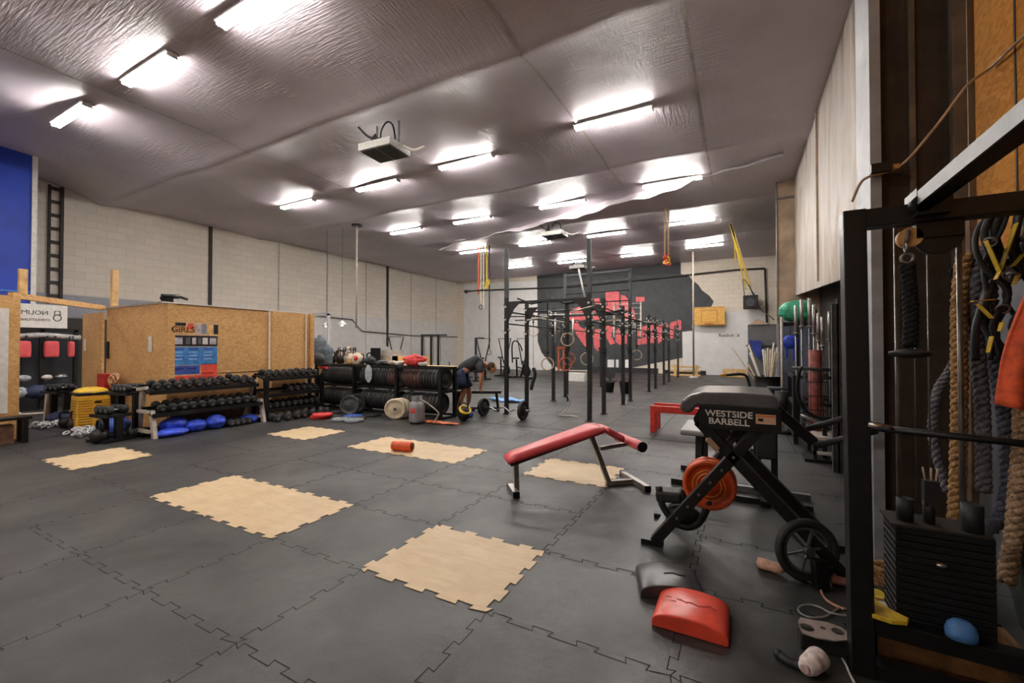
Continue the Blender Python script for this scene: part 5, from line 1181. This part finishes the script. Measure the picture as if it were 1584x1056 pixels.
MB().ball(W(.80,F_Y+.02,.56),.018,10,7,(1.3,1,.8)).obj('selector_pin', CHROME, cm); MB().bx(W(.63,0,0)[0],W(.98,0,0)[0],.03,.23,.705,.715).obj('stack_cap', mat('dark_cap', (46,40,34), .5), cm)
# hanging cable attachment
t = thing('triceps_rope', 'thick black braided cable rope with a rubber disc hanging in the machine', 'cable rope', (.69,F_Y-.03,1.53))
rope(mb := MB(), [(0,0,.03),(.004,0,.2),(-.006,0,.40)], .030, 14, 3, 7, 90); mb.obj('rope_body', ROPE_K, t)
MB().lathe([(.03,-.03),(.07,-.02),(.078,-.005),(.075,.0),(.03,.012)], n=22).obj('rubber_disc', BLACK2, t)
MB().torus((-.006,0,.43),.022,.007,(0,1,0),14,6).torus((-.01,0,.48),.018,.006,(1,0,0),14,6).tube([(-.01,0,.50),(0,0,.56)],.008,6).obj('snap_hook', STEEL, t)
t = thing('triceps_attachment', 'small black handle with light cords resting on the weight stack', 'handle', (.80,F_Y+.12,.716))
MB().cyl((-.01,0,.0),(-.01,0,.10),.022,n=10).bx(-.03,.02,-.02,.02,.08,.20).obj('grip', BLACK2, t)
for x in (-.02,.0,.015): MB().tube([(x,0,.18),(x*1.5,0,.26)],.004,5).obj('cord', mat('cord_pale', (190,160,130), .6), t)

# ropes and straps hanging on the wall behind the machine
def hang(name, label, pts, r, m, tpm=11, anchor=None):
    P = [ay(px,py,Y) for px,py,Y in pts]; b = P[-1]; mb = rope(MB(), [p-b for p in P], r, tpm, 3, 6, 70)
    t = thing(name, label, 'rope', b); mb.obj('rope_body', m, t)
    return t, P
HOOK = thing('rope_rail', 'dark steel rail with hooks holding the ropes behind the machine', 'rail', (1.36,3.1,1.9))
MB().bx(.0,.05,-.75,.60,.10,.16).obj('rail', BLACK, HOOK)
for y in (-.6,-.35,-.1,.15,.4): MB().tube(curve_pts([(.0,y,.13),(-.12,y,.10),(-.22,y,.07),(-.24,y,.12)],4),.012,6).obj('hook', BLACK, HOOK)
hang('battle_rope', 'golden brown twisted rope hanging straight behind the weight stack', [(1492,395,3.15),(1484,470,3.15),(1484,600,3.12),(1482,720,3.1),(1478,812,3.05)], .036, ROPE_T, 9)
hang('battle_rope', 'grey twisted rope hanging in a loop left of the golden rope', [(1486,480,3.3),(1478,555,3.3),(1450,605,3.3),(1443,660,3.3),(1448,700,3.3),(1466,760,3.3)], .024, ROPE_G, 10)
hang('battle_rope', 'dark grey rope hanging just right of the golden rope', [(1524,385,3.2),(1510,420,3.15),(1508,480,3.15),(1512,540,3.15),(1520,640,3.15),(1522,760,3.1)], .032, ROPE_G, 9)
hang('battle_rope', 'dark grey rope hanging behind the yellow straps', [(1522,385,3.25),(1530,440,3.3),(1534,520,3.25),(1548,600,3.2),(1556,660,3.2),(1560,740,3.15),(1548,800,3.1),(1520,822,3.05)], .034, mat('blue_grey_rope', (84,86,100), .85, 0, .3, 60, .5, .2), 9)
hang('battle_rope', 'beige twisted rope hanging at the right edge below the orange towel', [(1580,610,3.1),(1580,680,3.1),(1574,760,3.05),(1568,830,3.0),(1556,900,2.95)], .036, ROPE_B, 9)
# smooth tan strip beside the golden rope
a = ay(1502,320,3.35); b = ay(1506,790,3.3); o = MB().bar((0,0,0), a-b, .03, .05).obj('wooden_lath', mat('brown_lath', (112,88,66), .7, 0, .2)); o.location = b; tag(o, 'thin brown wooden lath standing between the golden and the grey rope', 'lath')
# bundle of black and yellow suspension straps
c = ay(1545,430,2.95); t = thing('suspension_straps', 'bundle of black suspension straps with yellow tabs hanging at the right edge', 'straps', c)
rr = random.Random(8)
for k in range(9):
    x = rr.uniform(-.07,.10); z0 = .42-.03*k*.3; pts_ = [(x*.5+.05,rr.uniform(-.03,.03),.40)]+[(x+rr.uniform(-.05,.05),rr.uniform(-.05,.04),.40-.16*j) for j in range(1,6)]
    MB().tube(curve_pts(pts_,5), rr.uniform(.010,.02), 6).obj('black_strap', BLACK2, t)
for (x0_,y0_,x1_,y1_) in ((1525,372,1548,425),(1572,345,1548,415),(1583,392,1566,412),(1504,466,1540,463),(1512,470,1534,492),(1534,520,1528,545),(1550,498,1546,512),(1575,425,1568,440),(1548,415,1540,432)):
    p0 = ay(x0_,y0_,2.87)-c; p1 = ay(x1_,y1_,2.87)-c; MB().bar(p0,p1,.004,.038,(0,1,0)).obj('yellow_tab', YELLOW, t)
for k in range(6): MB().torus((rr.uniform(-.06,.1),-.04,rr.uniform(-.3,.35)),.022,.006,(rr.random(),1,rr.random()),12,5).obj('metal_buckle', STEEL, t)
# orange towel
pts_ = [(1584,455),(1578,480),(1566,520),(1556,560),(1548,600),(1545,625),(1560,634),(1572,645),(1590,652),(1640,640),(1640,470),(1600,440)]
cT = ay(1575,560,2.72); P = [ay(a_,b_,2.72)-cT for a_,b_ in pts_]
tw = MB(); tw.prism([(p.x,p.z) for p in P], (0,0,0),(1,0,0),(0,0,1),.025); 
t = thing('orange_towel', 'bright orange towel hanging at the right edge', 'towel', cT)
def towel(u, v):
    L_ = P[0].lerp(P[5], v) if v < .999 else P[5]; bx0 = L_.x-.02*math.sin(v*PI); w_ = .16+.10*v
    return (bx0+w_*u, .02*math.sin(u*16+v*2)*(.3+v)+(.0), P[0].z+(P[5].z-.03*math.sin(u*3)-P[0].z)*v)
o = MB().grid(towel, 24, 16).obj('cloth', mat('orange_cloth', (226,92,50), .75, 0, .12, 18, .2), t); sd = o.modifiers.new('thick','SOLIDIFY'); sd.thickness = .012
# dark bag bottom right
cB = ay(1600,900,2.95); lump('duffel_bag', 'dark green-grey bag slumped at the lower right corner behind the frame', 'bag', (1.33,2.98,.0), (.30,.6,.82), mat('olive_bag', (52,58,50), .7, 0, .15, 10, .2), 50, .08)
lump('kit_bag', 'small blue-black bag lying inside the machine base', 'bag', (1.02,3.30,0), (.34,.34,.16), mat('ink_bag', (38,42,70), .7, 0, .2), 51, .2)
# ----- floor clutter by the machine
q = gp(1487,985,.275); o = MB().lathe([(.0,0),(.085,.0),(.09,.05),(.075,.10),(.045,.13),(0,.135)], n=16).obj('blue_cup', mat('blue_shell', (86,140,206), .45, 0, .08)); o.location = (q.x,q.y,.268); o.scale = (.62,.45,.62); tag(o, 'light blue rounded cup resting on the lower bar before the weight stack', 'cup')
def flat(pts, z, th, name, label, cat, m, wave=0):
    P = [gp(a_,b_,z) for a_,b_ in pts]; c = sum(P, Vector())/len(P); o = MB().prism([(p.x-c.x,p.y-c.y) for p in P],(0,0,0),(1,0,0),(0,0,1) if False else (0,1,0),th).obj(name, m, bev=.003); o.location = (c.x,c.y,z); tag(o, label, cat); return o
flat([(1338,930),(1348,926),(1362,938),(1382,950),(1406,962),(1404,968),(1380,966),(1350,956),(1338,946)], .285, .02, 'yellow_strap', 'broad folded yellow strap draped over the lower bar beside the weight stack', 'strap', YELLOW)
t = thing('yellow_harness', 'small yellow and black webbing piece on the floor behind the broad yellow strap', 'strap', gp(1358,930,0))
MB().box((0,0,.04),(.09,.12,.02),(0,.1,.3)).obj('yellow_pad', YELLOW, t); MB().box((-.07,.0,.05),(.05,.12,.02),(0,.2,.5)).obj('amber_pad', mat('amber_web', (206,140,60), .6), t)
MB().tube(curve_pts([(-.15,-.04,.02),(-.05,.06,.08),(.05,-.03,.07),(.10,.05,.03)],5),.008,6).obj('black_cord', BLACK2, t)
q = gp(1358,905); mb = MB()
for k in range(5): rope(mb, [(.09*math.cos(a_)+.006*k,.07*math.sin(a_),.035+.022*k+.01*math.sin(a_*2)) for a_ in [j*PI/5 for j in range(11)]], .018, 14, 3, 5, 60)
o = mb.obj('rope_coil', ROPE_T); o.location = q; tag(o, 'tan rope coiled on the floor between the column and the weight stack', 'rope')
t = thing('wooden_crate', 'low wooden crate with a white lining on the floor under the lower bar', 'crate', (.86,2.86,0))
CR = mat('crate_wood', (126,90,54), .7, 0, .25, 9, .1)
MB().bx(-.29,.26,-.13,-.11,.03,.19).bx(-.29,.26,.11,.13,.03,.19).bx(-.29,-.27,-.13,.13,.03,.19).bx(.24,.26,-.13,.13,.03,.19).bx(-.29,.26,-.13,.13,.0,.035).obj('crate_body', CR, t)
MB().box((-.06,0,.18),(.34,.2,.015),(0,.04,0)).obj('white_lining', mat('white_plastic_bag', (206,198,190), .5, 0, .1, 8, .3), t)
MB().tube(curve_pts([(.02,-.16,.16),(.16,-.17,.13),(.24,-.18,.05),(.27,-.18,.005)],5),.012,6).obj('leather_strap', mat('brown_strap', (110,84,66), .6), t)
# grey steel plate handle with three holes
t = thing('steel_bracket', 'pale steel bracket plate with three holes on a black foot, front right', 'bracket', (gp(1275,1006).x,gp(1275,1006).y,0), math.radians(8))
def holed():
    out = [(-.105,.03),(-.09,.055),(.03,.055),(.085,.04),(.115,0),(.085,-.035),(.03,-.055),(-.05,-.058),(-.105,-.045)]
    bm = bmesh.new()
    holes = [(-.075,-.004,.030),(.0,.012,.012),(.062,.008,.026)]
    def loopv(P): return [bm.verts.new((x,y,0)) for x,y in P]
    L0 = loopv(out); es = [bm.edges.new((L0[i],L0[(i+1)%len(L0)])) for i in range(len(L0))]
    for (x,y,r_) in holes:
        Q = loopv([(x+r_*1.1*math.cos(2*PI*k/14), y+r_*.8*math.sin(2*PI*k/14)) for k in range(14)]); es += [bm.edges.new((Q[i],Q[(i+1)%14])) for i in range(14)]
    r = bmesh.ops.triangle_fill(bm, edges=es, use_beauty=True, use_dissolve=False)
    me = bpy.data.meshes.new('plate'); bm.to_mesh(me); bm.free(); me.materials.append(mat('pale_steel', (176,164,158), .4, .4, .08)); o = bpy.data.objects.new('plate', me); COL.objects.link(o); o.parent = t; o.location = (0,0,.105); o.rotation_euler = (.25,0,0)
    sd = o.modifiers.new('thick','SOLIDIFY'); sd.thickness = .007
holed(); MB().bx(-.11,.10,-.03,.04,0,.085).obj('black_foot', BLACK2, t, bev=.01)
o = MB().tube(curve_pts([(-.035,.02,.024),(-.01,-.005,.022),(.03,-.015,.022)],4),.021,8).ball((-.04,.022,.023),.024).ball((.035,-.018,.022),.022).obj('rubber_grip', BLACK2); o.location = gp(1220,1028); tag(o, 'small black rubber grip on the floor left of the white tape roll', 'grip')
q = gp(1258,1040); t = thing('tape_roll', 'white rolled bandage on the floor in front of the steel bracket', 'bandage', (q.x,q.y-.0,0), math.radians(60)); t.scale = (.85,)*3
RW = mat('bandage_white', (224,208,204), .8, 0, .12, 40, .3)
MB().lathe([(.018,-.085),(.040,-.082),(.045,-.05),(.052,-.045),(.054,0),(.05,.01),(.056,.018),(.058,.06),(.054,.075),(.03,.078)], (0,0,.058),(1,.0,0),22).obj('roll', RW, t)
MB().cyl((-.088,0,.058),(-.10,0,.058),.022,n=14).obj('roll_core', mat('bandage_core', (206,176,166), .8), t)
q = gp(1190,883); t = thing('skipping_rope', 'pinkish beige handle with black cord lying left of the spoked wheel', 'handle', (q.x,q.y,0), math.radians(-12))
MB().lathe([(.018,-.075),(.034,-.07),(.038,-.03),(.034,.01),(.037,.04),(.028,.07),(.012,.09)], (0,0,.038),(1,0,0),16).obj('grip', mat('flesh_rubber', (206,164,140), .6, 0, .12, 20), t); MB().tube(curve_pts([(.08,0,.035),(.2,-.02,.02),(.30,-.05,.012)],5),.008,6).obj('cord', BLACK2, t)
o = MB().lathe([(.015,-.06),(.03,-.05),(.032,.04),(.02,.06)], (0,0,.032),(1,.2,0),14).obj('handle', mat('pink_rubber', (176,120,110), .6)); o.location = gp(1300,905); o.name = 'rope_grip'; tag(o, 'dull pink grip beside the black post under the spoked wheel', 'handle')
P = [gp(a_,b_,.008) for a_,b_ in ((1313,943),(1300,940),(1285,950),(1272,956),(1252,956),(1236,948),(1238,940),(1252,938),(1268,942),(1282,950),(1300,955),(1316,957))]
o = MB().tube(curve_pts([p-P[0]+Vector((0,0,.0015*i)) for i,p in enumerate(P)],6),.006,7).obj('wire_loop', mat('grey_wire', (150,152,150), .4, .3)); o.location = P[0]; tag(o, 'loop of grey coated wire on the floor left of the frame post', 'cable')
P = [gp(a_,b_,.01) for a_,b_ in ((1268,908),(1276,925),(1290,935),(1306,942))]
o = MB().tube(curve_pts([p-P[0] for p in P],5),.008,6).obj('brown_cord', mat('brown_cord', (176,130,104), .6)); o.location = P[0]; tag(o, 'short brown cord running from the wheel to the wire loop', 'cord')
P = [gp(a_,b_,.006) for a_,b_ in ((1303,1018),(1310,1030),(1316,1045),(1322,1056))]
o = MB().tube([p-P[0] for p in P],.006,6).obj('pale_cord', mat('pale_cord', (176,170,160), .6)); o.location = P[0]; tag(o, 'pale cord on the floor at the foot of the frame post', 'cord')
# cord strung over the column
P = [ay(1318,312,3.72),ay(1330,285,3.70),ay(1345,273,3.70),ay(1392,257,3.72),ay(1440,205,3.66),ay(1478,155,3.66),ay(1500,128,3.66)]+[ax(1528,108,1.42),ax(1556,82,1.42),ax(1584,55,1.42),ax(1630,10,1.42)]
t = thing('wall_cable', 'pale cable sagging across the dark column towards the OSB wall', 'cable', P[0]); MB().tube(curve_pts([p-P[0] for p in P],6),.009,6).obj('cable_body', mat('cable_cream', (176,150,122), .6), t)
p = ay(1352,262,3.70); MB().bx(-.02,.09,-.03,.03,-.03,.03).obj('junction_box', BLACK, t).location = p-P[0]; MB().box(p-P[0]+Vector((.10,0,-.005)),(.06,.03,.03)).obj('connector', TAN, t)

# ================================================================= equipment along the right wall
br_ = thing('barbell_stand', 'black steel stand holding upright barbells along the right wall', 'barbell stand', (1.1,8.6,0))
for (x,y) in ((-.32,-.4),(.3,-.4),(-.32,.5),(.3,.5)): MB().box((x,y,.55),(.06,.06,1.1)).obj('post', BLACK, br_)
for z in (.12,.62,1.05): MB().bx(-.33,.31,-.42,-.37,z,z+.05).bx(-.33,.31,.47,.52,z,z+.05).bx(-.35,-.30,-.4,.5,z,z+.05).bx(.28,.33,-.4,.5,z,z+.05).obj('ring_frame', BLACK, br_)
CH2 = mat('bar_chrome', (176,170,166), .35, .7, .08)
def barbell(px, ytop, Y, label, L=2.0, m=CH2):
    p = ay(px, ytop, Y); t = thing('barbell', label, 'barbell', (p.x, Y, p.z-L), 0, 'barbells standing in the rack'); 
    MB().cyl((0,0,L-.45),(0,0,L),.026,n=10).obj('sleeve', m, t); MB().cyl((0,0,L-.47),(0,0,L-.45),.04,n=10).obj('collar', m, t); MB().cyl((0,0,0),(0,0,L-.47),.016,n=8).obj('shaft', STEEL, t)
for k,(px,yt,Y) in enumerate(((1231,472,8.4),(1240,463,8.7),(1252,461,8.4),(1259,471,8.2),(1266,484,8.6),(1272,490,8.3),(1283,482,8.7))):
    p = ay(px,yt,Y); barbell(px, yt, Y, 'chrome barbell standing upright by the right wall, %s from the left' % ORD[k], p.z-.02)
# wire basket with roller, hex bar, extra uprights
wbk = thing('wire_basket', 'tall black wire basket holding a reddish roll by the right wall', 'basket', (ay(1262,640,7.6).x, 7.6, .25)); m_ = MB()
for k in range(12): a_ = k*PI/6; m_.cyl((.15*math.cos(a_),.15*math.sin(a_),0),(.15*math.cos(a_),.15*math.sin(a_),1.0),.005,n=5)
for z in (0,.2,.4,.6,.8,1.0): m_.torus((0,0,z),.15,.007,(0,0,1),20,5)
m_.obj('wire_cage', BLACK, wbk); MB().cyl((0,0,-.25),(0,0,0),.02,n=8).bx(-.15,.15,-.15,.15,-.25,-.22).obj('stand', BLACK, wbk)
o = MB().cyl((0,0,0),(0,0,1.25),.085,n=16).obj('foam_roll', mat('dull_red_roll', (132,66,60), .7, 0, .35, 9)); o.location = (wbk.location.x, 7.6, .26); tag(o, 'dull red patterned roll standing in the wire basket', 'roll')
hb = thing('hex_bar', 'black looped hex bar leaning in front of the barbells on the right', 'hex bar', (ay(1268,600,7.2).x, 7.2, 0))
MB().tube(curve_pts([(-.20,0,1.28),(-.24,0,1.18),(-.26,0,.95),(-.20,0,.72),(-.08,0,.60),(.10,0,.58),(.24,0,.66),(.30,0,.85),(.31,0,1.2),(.30,0,1.9)],6),.024,8).obj('loop', BLACK, hb)
MB().cyl((-.32,0,1.26),(.12,0,1.24),.022,n=8).obj('cross_grip', DGREY, hb); MB().tube([(-.22,0,.60),(-.05,0,.53),(.18,0,.52)],.02,8).obj('lower_grip', STEEL, hb); MB().bar((.05,0,0),(.05,0,.58),.05).bx(-.2,.3,-.2,.2,0,.04).obj('stand', BLACK, hb)
for k,(px,yt,yb) in enumerate(((1291,470,690),(1299,462,700))):
    p = ay(px,yt,6.6); t = thing('upright_pole', 'tall dark pole standing nearest the black frame, %s one' % ('left' if k==0 else 'right'), 'pole', (p.x,6.6,0)); MB().bx(-.035,.035,-.03,.03,0,p.z).obj('pole_body', mat('dark_grey_pole', (62,60,58), .5, .2, .2), t)
p = ay(1245,475,9.6); lump('green_ball', 'green and white sheet-covered ball above the barbells at right', 'ball', (p.x-.12,9.6,p.z-.28), (.62,.4,.42), mat('green_sheet', (58,160,124), .5, 0, .3, 7), 60, .12)
t = thing('ball_shelf', 'narrow dark shelf post carrying the green ball', 'shelf', (p.x-.12,9.6,0)); MB().bx(-.28,.28,-.2,.2,p.z-.34,p.z-.29).obj('shelf', BLACK, t); MB().bx(-.04,.04,.12,.2,0,p.z-.34).obj('post', BLACK, t)
p = ay(1223,528,9.3); t = thing('blue_bag', 'small bright blue bag hanging beside the white pole on the right', 'bag', (p.x,9.3,p.z-.15)); MB().ball((0,0,.14),.14,14,10,(1,.8,.9),.1).obj('bag_body', BLUE, t); MB().bx(-.08,-.04,-.02,.02,-.15,.06).bx(.03,.07,-.02,.02,-.2,.06).obj('strap', BLUE, t); MB().tube([(0,0,.26),(0,.25,.70)],.006,5).obj('cord', BLACK2, t)
p = ay(1209,490,9.2); t = thing('barbell', 'white-painted bar standing alone left of the barbell stand', 'barbell', (p.x,9.2,0)); MB().cyl((0,0,0),(0,0,p.z),.022,n=10).obj('shaft', WHITEM, t)
MB().cyl((-.24,0,.80),(.24,0,.80),.03,n=10).obj('cross_handle', DGREY, t); MB().cyl((0,0,.4),(0,0,.75),.12,n=16).obj('weight', BLACK2, t); MB().cyl((0,0,0),(0,0,.06),.2,n=16).obj('base', BLACK2, t); 
p = gp(1303,720); kb_ = kettlebell('grey-topped kettlebell on the floor just left of the black frame post', (p.x-.02,p.y,0), 1.0, mat('iron_grey', (96,96,96), .45, .4), .5, None)
t = thing('low_rack', 'low pale metal rack on the floor under the barbells at right', 'rack', (1.12,7.35,0)); MB().bx(-.25,.25,-.3,.3,.30,.34).bx(-.25,.25,-.3,-.26,.1,.14).obj('shelf', WHITEM, t)
for x in (-.23,.23):
    for y in (-.28,.28): MB().box((x,y,.16),(.04,.04,.32)).obj('leg', BLACK, t)
# barrel with poles, cabinet, blue cloth
b = ay(1188,575,11.6); bl = thing('steel_drum', 'black ribbed drum full of white poles on the right', 'drum', (b.x,11.6,0))
MB().lathe([(.28,0),(.285,.02),(.285,.28),(.30,.30),(.285,.32),(.285,.56),(.30,.58),(.285,.60),(.285,.86),(.295,.88),(.26,.88),(.26,.5)], n=26).obj('shell', BLACK, bl); MB().torus((0,0,.62),.29,.008,(0,0,1),26,5).torus((0,0,.32),.29,.008,(0,0,1),26,5).obj('hoop', STEEL, bl)
PVC = mat('white_pole', (214,204,188), .5, 0, .08)
ends = [(1133,538,.9),(1158,533,1),(1160,545,1),(1156,560,1),(1180,540,1),(1184,542,1),(1188,538,1),(1192,541,1),(1197,530,1),(1199,545,1),(1203,537,1),(1205,545,1)]
for k,(px,py,_) in enumerate(ends):
    e = ay(px,py,11.6); c = b+Vector(((px-1188)*.002,.02*(k%5)-.04,0)); base = Vector((c.x-(e.x-c.x)*.45, 11.6+.03*(k%4)-.04, .05)); base.x = max(b.x-.2,min(b.x+.2,base.x))
    t = thing('pole', 'white pole standing in the black drum, %s from the left' % ORD[k], 'pole', base, 0, 'poles in the drum'); MB().cyl((0,0,0), e+Vector((0,.02*(k%3),0))-base, .018 if k else .012, n=8).obj('pole_body', PVC if k%3 else mat('beige_pole', (190,168,140), .5), t)
x0_ = ay(1157,500,16.5).x; x1_ = ay(1203,500,16.5).x; zt_2 = ay(1180,501,16.5).z
t = thing('steel_cabinet', 'grey steel cabinet against the far right column', 'cabinet', ((x0_+x1_)/2,16.9,0)); hw = (x1_-x0_)/2
MB().bx(-hw,hw,-.3,.4,0,zt_2).obj('body', mat('cabinet_grey', (112,112,114), .5, .1, .05), t, bev=.01); MB().bx(-hw*.98,-.01,-.32,-.30,.1,zt_2*.66).obj('door', mat('cabinet_grey2', (104,104,106), .5, .1, .05), t); MB().bx(.01,hw*.98,-.32,-.30,.1,zt_2*.66).obj('door', mat('cabinet_door', (176,174,172), .5, .1, .05), t); MB().bx(-hw*1.15,hw,-.42,-.28,zt_2*.68,zt_2*.70).obj('ledge', DGREY, t)
pts_ = [(1158,526),(1178,527),(1178,545),(1176,556),(1170,552),(1164,540)]
P = [ay(a_,b_,16.5) for a_,b_ in pts_]; o = MB().prism([(p_.x-P[0].x,p_.z-P[0].z) for p_ in P],(0,0,0),(1,0,0),(0,0,1),.05).obj('blue_flag', mat('royal_blue_cloth', (48,66,156), .7, 0, .15, 9)); o.location = P[0]; tag(o, 'royal blue cloth hanging down the front of the grey cabinet', 'cloth')
P = [ay(a_,b_,16.6) for a_,b_ in [(1160,501),(1172,493),(1180,497),(1190,500)]]; o = MB().prism([(p_.x-P[0].x,p_.z-P[0].z) for p_ in P],(0,0,0),(1,0,0),(0,0,1),.1).obj('cardboard_lid', mat('beige_card', (190,160,132), .7)); o.location = P[0]; tag(o, 'folded beige cardboard on top of the grey cabinet', 'cardboard')
x2 = ay(1213,500,13.0); t = thing('grey_locker', 'dark blue-grey locker behind the white pole, right of the drum', 'locker', (x2.x+.15,13.0,0)); MB().bx(-.28,.42,-.25,.3,0,2.2).obj('body', mat('locker_blue_grey', (84,90,102), .5, .1, .06), t, bev=.01); MB().bx(-.26,.40,-.27,-.25,.9,2.15).obj('door', mat('locker_door', (92,98,110), .5, .1, .06), t)
t = thing('bent_handle_bar', 'bent black handlebar with an orange tip rising behind the reverse hyper pad', 'handlebar', (ay(1162,600,7.5).x,7.5,0)); A_ = ay(1124,580,7.5)-t.location; B_ = ay(1150,579,7.5)-t.location; C_ = ay(1158,590,7.5)-t.location; D_ = ay(1161,612,7.5)-t.location
MB().tube(curve_pts([A_,B_,C_,D_,(.05,0,0)],6),.022,8).obj('tube', BLACK, t); MB().cyl(A_+Vector((-.09,0,0)),A_,.026,n=10).obj('tip', mat('orange_tip', (206,150,70), .5), t); MB().bx(-.2,.3,-.2,.2,0,.04).obj('base', BLACK, t)
